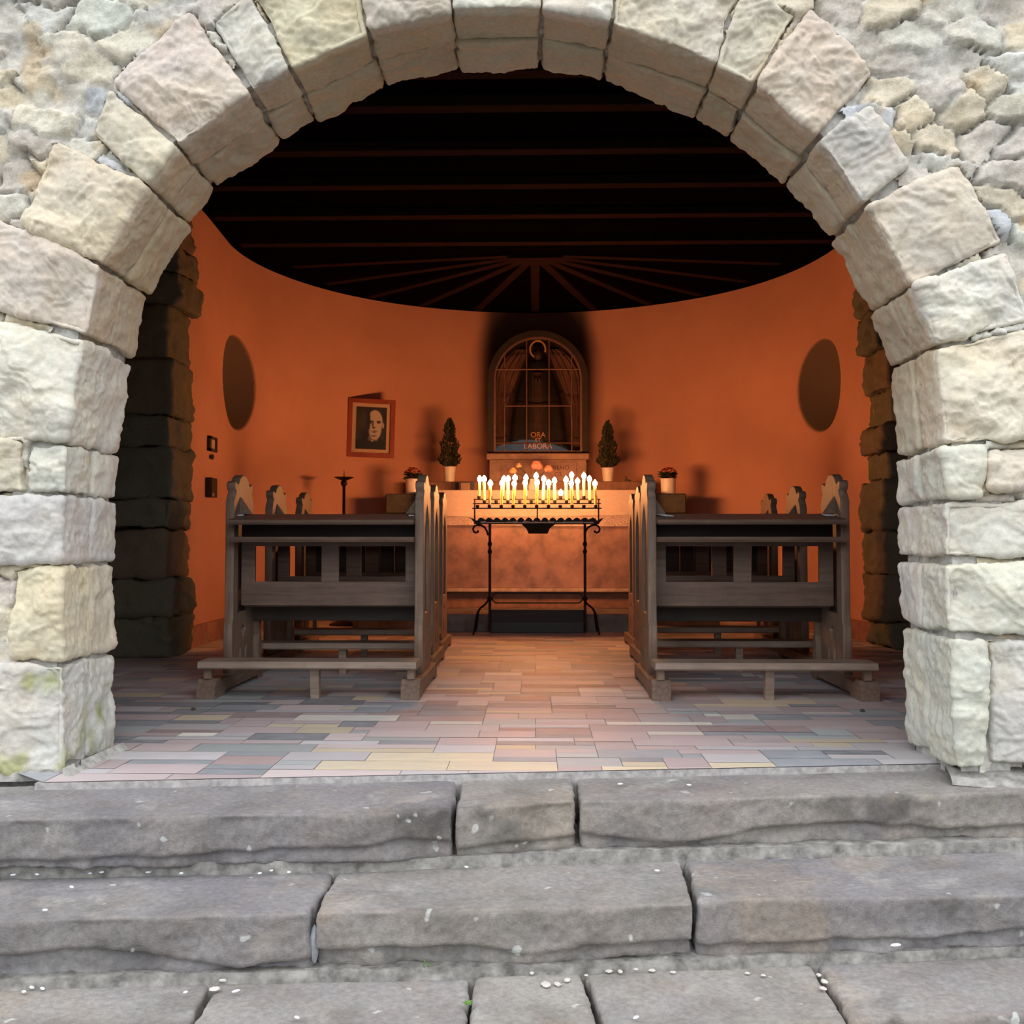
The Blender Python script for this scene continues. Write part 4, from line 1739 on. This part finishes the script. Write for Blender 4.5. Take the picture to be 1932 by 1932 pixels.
tag(sg, 'gilded sign reading ORA ET LABORA at the foot of the shrine', 'sign')

# =================================================================== CANDLE STAND
CY = 8.60
cst_ = empty('candle_stand', (at(1013, 1190, CY).x, CY, 0))
cxs = cst_.location.x


def C8(u, v, Y=CY):
    return at(800 + u / 4.6, 860 + v / 4.6, Y)


def cs(o):
    o.parent = cst_
    o.matrix_parent_inverse = Matrix.Translation((-cxs, -CY, 0))
    return o


ztr = C8(980, 592).z
# drip tray
tl, tr = C8(402, 560).x, C8(1558, 560).x
t = MB()
yfr, ybk = CY - .17, CY + .17
bl_, br_ = C8(470, 590).x, C8(1490, 590).x
t.box(bl_, br_, yfr + .01, ybk - .01, ztr, ztr + .006, .001)
cs(t.build('drip_tray', M_IRON))
for yy in (yfr, ybk):
    L = [(bl_ - .0, ztr)]
    n = 15
    zs0 = C8(980, 568).z
    hs = C8(980, 540).z - zs0
    for k in range(n):
        a0_, a1_ = bl_ + (br_ - bl_) * k / n, bl_ + (br_ - bl_) * (k + 1) / n
        for q in range(7):
            f_ = q / 6
            L.append((a0_ + (a1_ - a0_) * f_, zs0 + hs * math.sin(PI * f_) ** .8))
    L.append((br_, ztr))
    LL = [(p[0], p[1]) for p in L]
    me = xz_mesh('tray_rim', [LL], .003, yy)
    cs(link('scalloped_rim', me, M_IRON, smooth=False))
for s, xe, xb in ((-1, tl, bl_), (1, tr, br_)):
    b = MB()
    z0_, z1_ = ztr - .012, C8(980, 540).z
    b.add([(xb, yfr, z0_), (xe, yfr - .01, z1_), (xe, ybk + .01, z1_), (xb, ybk, z0_),
           (xb + s * -.01, yfr, z0_ + .03), (xe - s * .012, yfr, z1_ - .0), (xe - s * .012, ybk, z1_), (xb + s * -.01, ybk, z0_ + .03)],
          [(0, 1, 2, 3), (4, 5, 6, 7), (0, 1, 5, 4), (3, 2, 6, 7)])
    cs(b.build('tray_end', M_IRON))
w0, w1 = C8(500, 580), C8(1460, 590)
wd = MB()
rw = random.Random(8)
xx = w0.x
while xx < w1.x:
    l_ = rw.uniform(.03, .09)
    wd.box(xx, min(xx + l_, w1.x), yfr - .006, yfr - .001, ztr + .003, ztr + .003 + rw.uniform(.010, .017), .002)
    xx += l_ * rw.uniform(.97, 1.1)
cs(wd.build('wax_run', M_WAXD))
# trough under the tray
b = MB()
zt_, zm_ = ztr, C8(980, 675).z
top_ = [(C8(845, 592).x, yfr + .05), (C8(1140, 592).x, yfr + .05), (C8(1140, 592).x, ybk - .05), (C8(845, 592).x, ybk - .05)]
mid_ = [(C8(888, 640).x, yfr + .06), (C8(1090, 640).x, yfr + .06), (C8(1090, 640).x, ybk - .06), (C8(888, 640).x, ybk - .06)]
bot_ = [(C8(908, 675).x, yfr + .08), (C8(1072, 675).x, yfr + .08), (C8(1072, 675).x, ybk - .08), (C8(908, 675).x, ybk - .08)]
zmid = C8(888, 632).z
vs = [(x, y, zt_) for x, y in top_] + [(x, y, zmid) for x, y in mid_] + [(x, y, zm_) for x, y in bot_]
fs = [(0, 1, 5, 4), (1, 2, 6, 5), (2, 3, 7, 6), (3, 0, 4, 7), (4, 5, 9, 8), (5, 6, 10, 9), (6, 7, 11, 10), (7, 4, 8, 11), (8, 9, 10, 11)]
cs(b.add(vs, fs).build('wax_trough', M_IRON))
# legs, brackets, feet
for s, u in ((-1, 571), (1, 1397)):
    xp = C8(u, 900).x
    b = MB()
    b.tube([(xp, CY, 0.02), (xp, CY, ztr)], .0115, 10)
    for v_ in (765, 832, 1240):
        z_ = C8(u, v_).z
        r_ = .019 if v_ < 1000 else .023
        b.lathe([(.011, z_ - .02), (r_, z_ - .008), (r_, z_ + .008), (.011, z_ + .02)], 12, (xp, CY, 0))
    cs(b.build('leg', M_IRON, smooth=False))

    def mir(u_):
        return u_ if s < 0 else 968 + (968 - u_) + 14
    sc_ = [(556, 690), (545, 650), (525, 620), (495, 603), (462, 600), (435, 612), (425, 635), (432, 658), (450, 667), (468, 660), (470, 646)]
    pth = [C8(mir(a), b_) for a, b_ in sc_]
    P3 = []
    for i in range(len(pth) - 1):
        P3 += [pth[i], (pth[i] + pth[i + 1]) / 2]
    P3.append(pth[-1])
    cs(MB().tube(P3, .0085, 8).build('scroll_bracket', M_IRON, smooth=True))
    for yo in (-1, 1):
        ft_ = [(558, 1255), (530, 1290), (490, 1320), (466, 1360), (456, 1420), (445, 1500), (438, 1540)]
        pth = []
        for i, (a, b_) in enumerate(ft_):
            p = C8(mir(a), b_)
            p.y = CY + yo * .17 * (i / 6)
            pth.append(p)
        pth[-1].z = .008
        pth[-2].z = max(pth[-2].z, .03)
        cs(MB().tube(pth, .0085, 8).build('foot', M_IRON, smooth=True))
# long loop stretcher
x0_, x1_ = C8(592, 1230).x, C8(1376, 1230).x
zu, zl_ = C8(980, 1190).z, C8(980, 1277).z
rr_ = (zu - zl_) / 2
pth = [(x0_ + rr_ + (x1_ - x0_ - 2 * rr_) * k / 8, CY, zu) for k in range(9)]
pth += [(x1_ - rr_ + rr_ * math.cos(PI / 2 - PI * k / 8), CY, (zu + zl_) / 2 + rr_ * math.sin(PI / 2 - PI * k / 8)) for k in range(1, 8)]
pth += [(x1_ - rr_ - (x1_ - x0_ - 2 * rr_) * k / 8, CY, zl_) for k in range(9)]
pth += [(x0_ + rr_ + rr_ * math.cos(-PI / 2 - PI * k / 8), CY, (zu + zl_) / 2 + rr_ * math.sin(-PI / 2 - PI * k / 8)) for k in range(1, 9)]
cs(MB().tube(pth, .006, 6, False).build('loop_stretcher', M_IRON, smooth=True))
# three stepped rails
RY = {0: CY + .11, 1: CY, 2: CY - .11}
RV = {0: 378, 1: 415, 2: 456}
RE = {0: (430, 1530), 1: (424, 1535), 2: (418, 1542)}
HU = {0: [478 + 101 * k for k in range(11)], 1: [425 + 101 * k for k in range(1, 11)] , 2: [465 + 102.5 * k for k in range(11)]}
HU[1] = [525 + 101.6 * k for k in range(10)]
for r in range(3):
    a, b_ = C8(RE[r][0], RV[r], RY[r]), C8(RE[r][1], RV[r], RY[r])
    rail = cs(MB().box(a.x, b_.x, RY[r] - .004, RY[r] + .004, a.z - .005, a.z + .005, .001).build('candle_rail', M_IRON))
    for u in HU[r]:
        p = C8(u, RV[r], RY[r])
        m = MB().lathe([(.009, 0), (.0145, .004), (.0155, .026), (.0135, .026), (.0120, .006)], 12, (p.x, RY[r], p.z + .003))
        cup = m.build('candle_cup', M_IRON, smooth=False)
        cup.parent = rail
for u in (440, 1515):
    for r in range(3):
        p = C8(u, RV[r], RY[r])
        cs(MB().tube([(p.x, RY[r], ztr), (p.x, RY[r], p.z)], .0065, 8).build('rail_upright', M_IRON))
p = C8(983, RV[2], RY[2])
cs(MB().tube([(p.x, RY[2], ztr), (p.x, RY[2], p.z)], .0055, 8).build('rail_upright', M_IRON))
tag(cst_, 'black wrought iron votive candle stand with scalloped drip tray', 'candle stand')

# candles: flame centre (u, v), base (u, v), row
cand = [(483, 205, 478, 355, 0), (522, 205, 525, 395, 1), (575, 243, 567, 435, 2), (694, 205, 680, 375, 0),
        (678, 240, 670, 435, 2), (730, 205, 728, 395, 1), (790, 195, 781, 375, 0), (783, 245, 772, 435, 2),
        (885, 195, 882, 375, 0), (878, 238, 875, 435, 2), (973, 178, 983, 355, 0), (982, 235, 977, 435, 2),
        (1040, 205, 1033, 395, 1), (1082, 240, 1080, 435, 2), (1132, 220, 1135, 395, 1), (1187, 325, 1185, 372, 0),
        (1232, 212, 1236, 395, 1), (1281, 172, 1286, 360, 0), (1278, 243, 1285, 435, 2), (1332, 225, 1338, 395, 1),
        (1387, 178, 1387, 358, 0), (1435, 205, 1440, 395, 1), (1483, 243, 1490, 435, 2)]


def make_candle(p0, p1, stub):
    """p0 base, p1 top of the wax"""
    root = empty('votive_candle', p0)
    d = p1 - p0
    L = d.length
    m = MB()
    r0, r1_ = .0105, .0125
    pr = [Vector((0, 0, 0)) + d * (k / 6) for k in range(7)]
    m.tube(pr, [r0 + (r1_ - r0) * k / 6 for k in range(7)], 12)
    m.build('wax_body', M_WAX, root, smooth=True)
    MB().tube([tuple(d), tuple(d + Vector((0.001, 0, .010)))], .0013, 5).build('wick', M_BLACK, root)
    fm = MB()
    R_ = .0205
    prof_ = [(.002, 0), (.011, .004), (R_ * .86, .012), (R_, .023), (R_ * .88, .035), (R_ * .55, .045), (R_ * .2, .053), (.001, .057)]
    fm.lathe(prof_, 12, (d.x, d.y, d.z + .004))
    fm.build('flame', M_FLAME, root, smooth=True)
    return root


ordn = ['first', 'second', 'third', 'fourth', 'fifth', 'sixth', 'seventh', 'eighth', 'ninth']
cnt = {0: 0, 1: 0, 2: 0}
rown = {0: 'back', 1: 'middle', 2: 'front'}
for (fu, fv, bu, bv, r) in cand:
    base_ = C8(bu, RV[r], RY[r])
    base_.z += .008
    ftop = C8(fu, fv, RY[r])
    top_ = Vector((ftop.x, RY[r], ftop.z - .025))
    if top_.z < base_.z + .012:
        top_.z = base_.z + .012
    o = make_candle(base_, top_, False)
    nm_ = ordn[cnt[r]]
    cnt[r] += 1
    if bv == 372:
        lab = 'nearly burnt down votive candle, the shortest, low on the back rail'
    else:
        lab = 'lit yellow votive candle, %s from the left on the %s rail of the stand' % (nm_, rown[r])
    tag(o, lab, 'candle', 'lit votive candles on the iron stand')

# dark low crate behind the stand
bx = empty('wooden_crate', (at(1015, 1190, 8.68).x, 8.68, 0))
w_ = (at(1105, 1150, 8.68).x - at(925, 1150, 8.68).x) / 2
hz = at(1015, 1151, 8.66).z
MB().box(-w_, w_, -.02, .075, .0, hz, .004).build('crate_body', M_BLACK, bx)
MB().box(-w_ + .01, w_ - .01, -.03, -.018, hz - .10, hz - .008, .003).build('front_board', simple('charcoal_board', (.022, .021, .022), .6), bx)
tag(bx, 'low black wooden crate between the legs of the candle stand', 'crate')

# =================================================================== PLANTS, POTS
def pot(root, r_top, r_bot, h, mat=M_POT):
    MB().lathe([(r_bot * .9, 0), (r_bot, .004), (r_top, h - .012), (r_top + .004, h - .01), (r_top + .004, h), (r_top - .006, h),
                (r_top - .010, h - .012)], 28).build('pot', mat, root, smooth=False)
    MB().lathe([(.001, h - .022), (r_top - .008, h - .022), (r_top - .008, h - .014), (.001, h - .010)], 16).build('soil', M_SOIL, root)


def cypress(loc, hgt, rad, ph_, pr_, seed, lab):
    root = empty('potted_cypress', loc)
    pot(root, pr_, pr_ * .8, ph_)
    MB().tube([(0, 0, ph_ - .02), (.003, 0, ph_ + hgt * .8)], [.008, .003], 6).build('trunk', M_BARK, root)
    rr = random.Random(seed)
    m = MB()
    for k in range(1500):
        t = rr.random() ** 1.15
        z_ = ph_ + .0 + hgt * t
        rmax = rad * min(1.0, .55 + t * 3) * (1 - t) ** .62 * (1 + .2 * math.sin(t * 17))
        a = rr.random() * 2 * PI
        r_ = rmax * rr.random() ** .5
        p = (r_ * math.cos(a), r_ * math.sin(a), z_)
        d = (math.cos(a) * .5 + rr.uniform(-.3, .3), math.sin(a) * .5 + rr.uniform(-.3, .3), 1.1)
        m.leaf(p, d, rr.uniform(.025, .055) * (1.1 - .3 * t), rr.uniform(.008, .014), (math.sin(a), -math.cos(a), .1))
    m.build('foliage', M_LEAFD, root)
    tag(root, lab, 'potted plant', 'potted cypresses beside the shrine')


for (pxp, pyt, wpx, lab, sd_, ptp) in ((848, 793, 22, 'potted dwarf cypress left of the shrine', 3, 881),
                                      (1147, 797, 21, 'potted dwarf cypress right of the shrine', 4, 883)):
    b0 = at(pxp, 908, 10.24)
    tp_ = at(pxp, pyt, 10.24)
    pt_ = at(pxp, ptp, 10.24)
    hh_ = pt_.z - zs1
    cypress((b0.x, 10.24, zs1), tp_.z - pt_.z, wpx / F * 10.24 * 1.0, hh_, 11.5 / F * 10.24, sd_, lab)


def redpot(loc, seed, lab):
    root = empty('potted_red_flower', loc)
    pot(root, .074, .070, .150)
    rr = random.Random(seed)
    lf = MB()
    for k in range(70):
        a = rr.random() * 2 * PI
        lf.leaf((.03 * math.cos(a), .03 * math.sin(a), .145 + rr.random() * .05), (math.cos(a), math.sin(a), rr.uniform(-.05, .5)),
                rr.uniform(.05, .09), rr.uniform(.03, .05))
    lf.build('leaves', M_LEAFD, root)
    fb = MB()
    for k in range(60):
        a = rr.random() * 2 * PI
        r_ = .078 * rr.random() ** .5
        z_ = .205 + .055 * (1 - (r_ / .08) ** 2) + rr.uniform(-.012, .01)
        c = Vector((r_ * math.cos(a), r_ * math.sin(a), z_))
        for q in range(5):
            b = 2 * PI * q / 5 + rr.random()
            fb.leaf(c, (math.cos(b), math.sin(b), rr.uniform(0.1, .6)), .020, .017)
    fb.build('blossoms', M_RED, root)
    tag(root, lab, 'potted plant', 'potted red flowers on the plinths')


pl_ = at(779, 931, 9.87)
redpot((pl_.x, 9.87, ZPL), 1, 'red flowering plant in a white pot on the left plinth')
pl_ = at(1261, 931, 9.87)
redpot((pl_.x, 9.87, ZPL), 2, 'red flowering plant in a white pot on the right plinth')

# roses
def rose(px, py, Y, r, mat, lab, seed, base):
    c = at(px, py, Y)
    root = empty('rose', (base[0], base[1], base[2]))
    off = Vector((c.x, Y, c.z)) - Vector(base)
    MB().tube([(0, 0, .01), tuple(off * .5 + Vector((0, .02, 0))), tuple(off)], .0035, 6).build('stem', M_LEAF, root)
    rr = random.Random(seed)
    m = MB()
    m.blob(tuple(off), (r * .62, r * .62, r * .72), 12, 8, .12, rr)
    for ring, (n, ro, rp2, dz) in enumerate(((6, .52, .50, -.15), (5, .34, .42, .28))):
        for k in range(n):
            a = 2 * PI * k / n + ring * .6 + rr.random() * .3
            m.blob((off.x + ro * r * math.cos(a), off.y + ro * r * math.sin(a), off.z + dz * r + rr.uniform(-.08, .08) * r),
                   (rp2 * r, rp2 * r, rp2 * r * 1.15), 10, 7, .14, rr)
    m.build('petals', mat, root, smooth=True)
    tag(root, lab, 'rose', 'cut roses in the vase on the altar')


vx = at(1005, 925, 9.85)
vb = (vx.x, 9.85, zt)
vase = MB().lathe([(.03, .001), (.045, .01), (.05, .05), (.032, .09), (.028, .11), (.034, .125), (.030, .125), (.024, .11), (.027, .09), (.045, .05), (.03, .012), (.001, .012)],
                  24, (0, 0, 0)).build('flower_vase', M_POT, smooth=True, loc=vb)
tag(vase, 'small pale vase on the altar behind the candles', 'vase')
rose(1013, 878, 9.85, .058, M_PINK, 'large pale pink rose, topmost in the vase behind the candles', 1, (vb[0], vb[1], zt + .10))
rose(1035, 884, 9.85, .043, M_PINK, 'coral pink rose at the right of the vase', 2, (vb[0], vb[1], zt + .10))
rose(968, 888, 9.85, .038, M_CREAM, 'cream rose at the far left of the vase', 3, (vb[0], vb[1], zt + .10))
rose(979, 878, 9.85, .028, M_CREAM, 'small cream rosebud above the far left rose', 4, (vb[0], vb[1], zt + .10))

# small card frame and ornament
cf = empty('card_frame', (at(880, 925, 9.9).x, 9.90, zt + .002))
MB().box(-.075, .075, 0.0, .012, 0, .10, .002).build('backing', M_BLACK, cf)
MB().box(-.055, .035, -.006, -.001, .006, .088, .001).build('card', M_LIGHTST, cf)
tag(cf, 'small framed card on the altar, left of the candles', 'card frame')
oo = empty('small_ornament', (at(1183, 907, 10.15).x, 10.15, zs1))
m = MB()
m.blob((0, 0, .012), (.028, .02, .014), 12, 8)
m.blob((-.012, 0, .034), (.012, .012, .018), 10, 8)
m.tube([(0.0, 0, .02), (.03, 0, .008), (.045, 0, .004)], [.01, .006, .002], 8)
m.build('bird_body', M_BARK, oo, smooth=True)
tag(oo, 'small dark bird-like ornament on the ledge right of the right cypress', 'ornament')

# =================================================================== PRICKET CANDLESTICK
kc = at(648, 1100, 9.45)
ks = empty('candlestick', (kc.x, 9.45, 0))
zd = at(648, 901, 9.45).z
ztp = at(648, 885, 9.45).z
dr_ = 18.5 / F * 9.45
MB().lathe([(.13, 0), (.13, .012), (.10, .03), (.03, .06), (.018, .10)], 20).build('base', M_IRON, ks, smooth=False)
MB().lathe([(.017, .09), (.014, zd - .08)], 12).build('stem', M_IRON, ks, smooth=True)
MB().lathe([(.014, zd - .085), (.030, zd - .065), (.033, zd - .045), (.018, zd - .028)], 16).build('knop', M_IRON, ks, smooth=True)
MB().lathe([(.02, zd - .03), (.05, zd - .018), (dr_, zd), (dr_, zd + .004), (.05, zd - .010), (.004, zd - .012)], 24).build('drip_pan', M_IRON, ks, smooth=False)
MB().lathe([(.006, zd - .012), (.004, zd + .04), (.0008, ztp)], 8).build('pricket', M_IRON, ks)
tag(ks, 'tall black iron pricket candlestick with no candle, by the left apse wall', 'candlestick')

# =================================================================== WALL ITEMS
# portrait
pc = at(700.5, 808, 10.12)
pf = empty('framed_portrait', (pc.x, 10.12, pc.z))
PW, PH = 86 / F * 10.12 / math.cos(math.radians(12)), 110 / F * 10.12
pf.rotation_euler = (0, 0, math.radians(12))
pf.rotation_euler[1] = math.radians(1.5)
hw_, hh_ = PW / 2, PH / 2
fw = .040
for (a, b, c, d) in ((-hw_, hw_, hh_ - fw, hh_), (-hw_, hw_, -hh_, -hh_ + fw)):
    pass
frm = xz_mesh('frame', [[(-hw_, -hh_), (hw_, -hh_), (hw_, hh_), (-hw_, hh_)],
                        [(-hw_ + fw, -hh_ + fw), (hw_ - fw, -hh_ + fw), (hw_ - fw, hh_ - fw), (-hw_ + fw, hh_ - fw)]], .016, 0, .003)
link('frame', frm, M_REDWOOD, pf, smooth=False)
MB().box(-hw_ + .01, hw_ - .01, .0, .012, -hh_ + .01, hh_ - .01, 0).build('mount', M_MAT, pf)
# printed picture: generic clergyman portrait
nxp, nyp = 72, 96
U_, V_ = np.meshgrid(np.linspace(0, 1, nxp), np.linspace(0, 1, nyp), indexing='ij')
u = U_.ravel(); v = V_.ravel()          # v up
def ell(cx_, cy_, rx, ry, soft):
    d = np.sqrt(((u - cx_) / rx) ** 2 + ((v - cy_) / ry) ** 2)
    return np.clip((1 - d) / soft + .5, 0, 1)
g = np.full(u.shape, .030) + .02 * np.clip(fbm(np.stack([u * 3, v * 3, u * 0], 1), 1, 2), -1, 1)
body_ = ell(.5, -.05, .62, .36, .06)
g = g * (1 - body_) + .012 * body_
neck = ell(.56, .25, .17, .12, .1) * (v > .2)
face = np.maximum(ell(.61, .66, .255, .27, .09), ell(.62, .50, .215, .27, .09))
lit = np.clip((u - .34) / .16, .0, 1)
g = g * (1 - neck) + (.05 + .1 * lit) * neck
fc = .06 + .40 * lit - .10 * np.clip((u - .80) / .1, 0, 1)
g = g * (1 - face) + fc * face
ear = ell(.885, .57, .035, .07, .3)
g = g * (1 - ear) + .36 * ear
for (cx_, cy_, rx, ry, val, s_) in ((.48, .655, .10, .028, .02, .4), (.74, .66, .07, .022, .03, .4), (.50, .625, .07, .022, .04, .5),
                                    (.735, .635, .06, .02, .06, .5), (.545, .58, .025, .07, .05, .8), (.58, .515, .05, .022, .04, .6),
                                    (.605, .435, .10, .012, .05, .6), (.60, .40, .07, .014, .15, .8), (.58, .32, .1, .02, .12, .8)):
    w = ell(cx_, cy_, rx, ry, s_)
    g = g * (1 - w) + val * w
w = ell(.505, .628, .018, .010, .5); g = g * (1 - w) + .5 * w
col_ = ((v < .235 - abs(u - .53) * 1.0 + .0) & (v > .205 - abs(u - .53) * .9) & (abs(u - .53) < .035))
g = np.where(col_, .45, g)
hair = ell(.40, .66, .07, .22, .5) * (u < .46)
g = g * (1 - hair) + .02 * hair
w_in, h_in = .205 * PW / .46, 1
pw_ = PW * .325; ph2 = PH * .365
Vp = np.stack([(u * 2 - 1) * pw_, np.full(u.shape, -.004), (v * 2 - 1) * ph2], 1)
I, J = np.meshgrid(np.arange(nxp - 1), np.arange(nyp - 1), indexing='ij')
a0 = (I * nyp + J).ravel()
Fp = np.stack([a0, a0 + nyp, a0 + nyp + 1, a0 + 1], 1)
cp = np.stack([g * 1.05, g * .95, g * .82], 1)
link('photograph', np_mesh('photograph', Vp, Fp, cp), M_PRINT, pf)
MB().box(-hw_ + .01, hw_ - .01, .012, .04, -hh_ + .02, hh_ - .02, 0).build('backing', M_BLACK, pf)
tag(pf, 'framed black and white portrait of a man in dark clerical clothes, on the left wall', 'picture')

# little frame, knob and black box on the left wall
def wallbox(name, px, py, wy, hz, dep, label, cat):
    best = None
    for i in range(0, 400):
        t = i * .01
        b, n = wallpath(t)
        d = ray(px, py)
        k = b.y / d.y
        err = abs(d.x * k - b.x)
        if best is None or err < best[0]:
            best = (err, b, CAMZ + d.z * k)
    b = best[1]
    root = empty(name, (b.x + .004, b.y, best[2]))
    tag(root, label, cat)
    return root


r_ = wallbox('small_picture', 397, 838, .1, .1, .02, 'tiny black framed picture high on the left wall', 'picture')
m = MB()
for (y0, y1, z0, z1) in ((-.095, .095, .036, .058), (-.095, .095, -.058, -.036), (-.095, -.05, -.058, .058), (.07, .095, -.058, .058)):
    m.box(0, .022, y0, y1, z0, z1, .002)
m.build('frame', M_BLACK, r_)
MB().box(.002, .010, -.055, .075, -.04, .04, 0).build('print', M_MAT, r_)
r_ = wallbox('wall_knob', 396, 862, .1, .1, .02, 'small dark round knob on the left wall under the tiny picture', 'knob')
m = MB().blob((.014, 0, 0), (.016, .022, .022), 12, 8)
m.build('knob', M_BARK, r_, smooth=True)
r_ = wallbox('collection_box', 393, 920, .1, .1, .02, 'black metal box fixed to the left wall below the tiny picture', 'box')
MB().box(0, .045, -.07, .07, -.075, .075, .004).build('box_body', M_BLACK, r_)
MB().box(0.046, .049, -.065, -.015, -.070, -.045, 0).build('label_plate', M_LIGHTST, r_)

# =================================================================== SMALL THINGS ON THE STEPS
def grass(px, py, z, n, hgt, lab, seed, spread=.02, name='grass_tuft', mat=M_GRASS, wide=.004, dy=0):
    b = az(px, py, z)
    root = None
    rr = random.Random(seed)
    m = MB()
    for k in range(n):
        a = rr.random() * 2 * PI
        l = hgt * rr.uniform(.5, 1.1)
        p = Vector((rr.uniform(-spread, spread), rr.uniform(-.01, .006), 0))
        d = Vector((math.cos(a) * .35, math.sin(a) * .2 - .1, 1)).normalized()
        q = p + d * l * .6
        e_ = q + Vector((d.x * 1.6, d.y - .2, .35)).normalized() * l * .4
        w = wide * .5
        m.add([p + Vector((-w, 0, 0)), p + Vector((w, 0, 0)), q + Vector((w * .8, 0, 0)), q + Vector((-w * .8, 0, 0)), e_],
              [(0, 1, 2, 3), (3, 2, 4)])
    o = m.build(name, mat, loc=(b.x, b.y + dy, b.z))
    tag(o, lab, 'grass')
    return o


grass(800, 1838, Z3, 7, .065, 'tuft of grass blades at the foot of the middle slab of the second step', 4, .012)
for (px, n, lab, s_) in ((1455, 60, 'low green grass growing along the floor edge, denser left patch', .07), (1500, 40, 'low green grass along the floor edge, middle patch', .05),
                         (1590, 25, 'sparse green grass along the floor edge, right patch', .05)):
    grass(px, line_at(B1, px) + 2, Z1, n, .016, lab, px, s_, 'grass_patch')
wd_ = az(1643, 1808, Z3)
m = MB()
rr = random.Random(2)
for k in range(9):
    a = 2 * PI * k / 9
    m.leaf((0, 0, .012), (math.cos(a), math.sin(a) * .7, rr.uniform(.3, .9)), rr.uniform(.016, .028), .015)
o = m.build('weed', M_GRASS, loc=wd_)
tag(o, 'small leafy green weed under the right slab of the second step', 'weed')
wd_ = az(883, 1898, Z3)
m = MB()
for k in range(6):
    a = 2 * PI * k / 6
    m.leaf((0, 0, .003), (math.cos(a), math.sin(a), .25), .018, .010)
o = m.build('weed', M_GRASS, loc=wd_ + Vector((0, 0, .001)))
tag(o, 'tiny green sprout in the joint of the lowest step, by the narrow middle slab', 'weed')


def pebble(px, py, z, r, mat, seed, lab, cat='pebble', grp='pale pebbles and chips along the steps', flat=.6, name='pebble'):
    rr = random.Random(seed)
    b = az(px, py, z)
    m = MB().blob((0, 0, r[2]), r, 9, 6, .25, rr)
    o = m.build(name, mat, loc=(b.x, b.y, z), smooth=False)
    o.rotation_euler = (0, 0, rr.random() * 3)
    tag(o, lab, cat, grp)


pebs = [(1030, 1860, 14, 6), (1052, 1859, 10, 5), (1070, 1852, 9, 6), (1148, 1833, 12, 5), (1170, 1835, 8, 5), (1198, 1830, 9, 5),
        (1230, 1833, 8, 5), (1003, 1838, 8, 6), (1062, 1830, 7, 5), (1270, 1836, 7, 4), (1555, 1855, 10, 7), (1553, 1868, 9, 6),
        (1545, 1842, 8, 5), (420, 1852, 11, 8), (405, 1870, 12, 8), (370, 1844, 14, 7), (470, 1847, 11, 5), (492, 1850, 10, 4),
        (545, 1846, 8, 4), (640, 1835, 7, 4), (745, 1838, 7, 4), (1410, 1838, 6, 4), (1440, 1842, 6, 4), (1106, 1842, 5, 4)]
for i, (px, py, w, hh2) in enumerate(pebs):
    k = 2.35 / F
    pebble(px, py, Z3, (w * k, w * k * .7, hh2 * k * .55), M_PEBBLE, i, 'pale pebble lying in the angle behind the lowest tread')
# petals and chips
rr = random.Random(12)
chips = [(25, 1655), (70, 1654), (170, 1652), (192, 1650), (205, 1648), (280, 1650), (342, 1652), (490, 1652), (512, 1647), (545, 1650),
         (85, 1722), (135, 1678), (350, 1877), (560, 1925), (445, 1875), (20, 1862), (45, 1876), (60, 1868), (80, 1870), (155, 1640),
         (1240, 1647), (1020, 1620), (880, 1640), (1200, 1925), (1690, 1790), (1300, 1485), (1170, 1483)]
for i, (px, py) in enumerate(chips):
    z_ = Z2 if 1600 < py < 1725 else (Z3 if py > 1790 else Z1)
    b = az(px, py, z_)
    m = MB().blob((0, 0, .003), (.010 * rr.uniform(.6, 1.2), .005, .003), 8, 4)
    o = m.build('petal', M_PAPER, loc=(b.x, b.y, z_ + .004))
    o.rotation_euler = (0, 0, rr.uniform(-.8, .8))
    tag(o, 'fallen white petal lying on the stone steps', 'petal', 'fallen white petals on the steps')
# wedge stones between and under slabs
b = az(588, 1850, Z3)
fy = az(590, line_at(F2, 590), Z2).y
o = MB().blob((0, 0, .055), (.012, .014, .05), 10, 8, .12, random.Random(5)).build('wedge_stone', M_SLATE, loc=(az(588, 1790, -.3).x, fy + .02, Z3 + .03))
tag(o, 'upright grey pebble wedged in the gap between two slabs of the second step', 'stone')
for i, (px, w, lab) in enumerate(((590, 45, 'flat stone chip under the gap between the left and middle slabs'),
                                  (1265, 50, 'long flat packing stone under the middle slab of the second step'),
                                  (1380, 45, 'flat packing stone under the right slab of the second step'),
                                  (1490, 55, 'flat packing stone beside the weed, under the right slab'),
                                  (1150, 16, 'small packing stone under the right part of the middle slab'))):
    p_ = az(px, line_at(B3, px) + 2, Z3)
    ww = w / F * p_.y * .5
    o = block('packing_stone', [(p_.x - ww, p_.y, Z3), (p_.x + ww, p_.y, Z3), (p_.x + ww, p_.y, Z3 + .024), (p_.x - ww, p_.y, Z3 + .024)], (0, .03, 0),
              (.40, .39, .36), .006, 700 + i, front=.006, side=.004, facet=0, rnd=.008, mat=M_STEP)
    me = o.data
    tag(o, lab, 'stone')
# crumbs on the floor
for i, (px, py, lab) in enumerate(((1627, 1343, 'dark crumb on the marble floor, right of the front right pew'),
                                   (365, 1340, 'dark leaf fragment on the marble floor, left of the front left pew'))):
    b = az(px, py, 0)
    o = MB().blob((0, 0, .006), (.012, .010, .007), 8, 5, .3).build('debris', M_BARK, loc=b)
    tag(o, lab, 'debris')
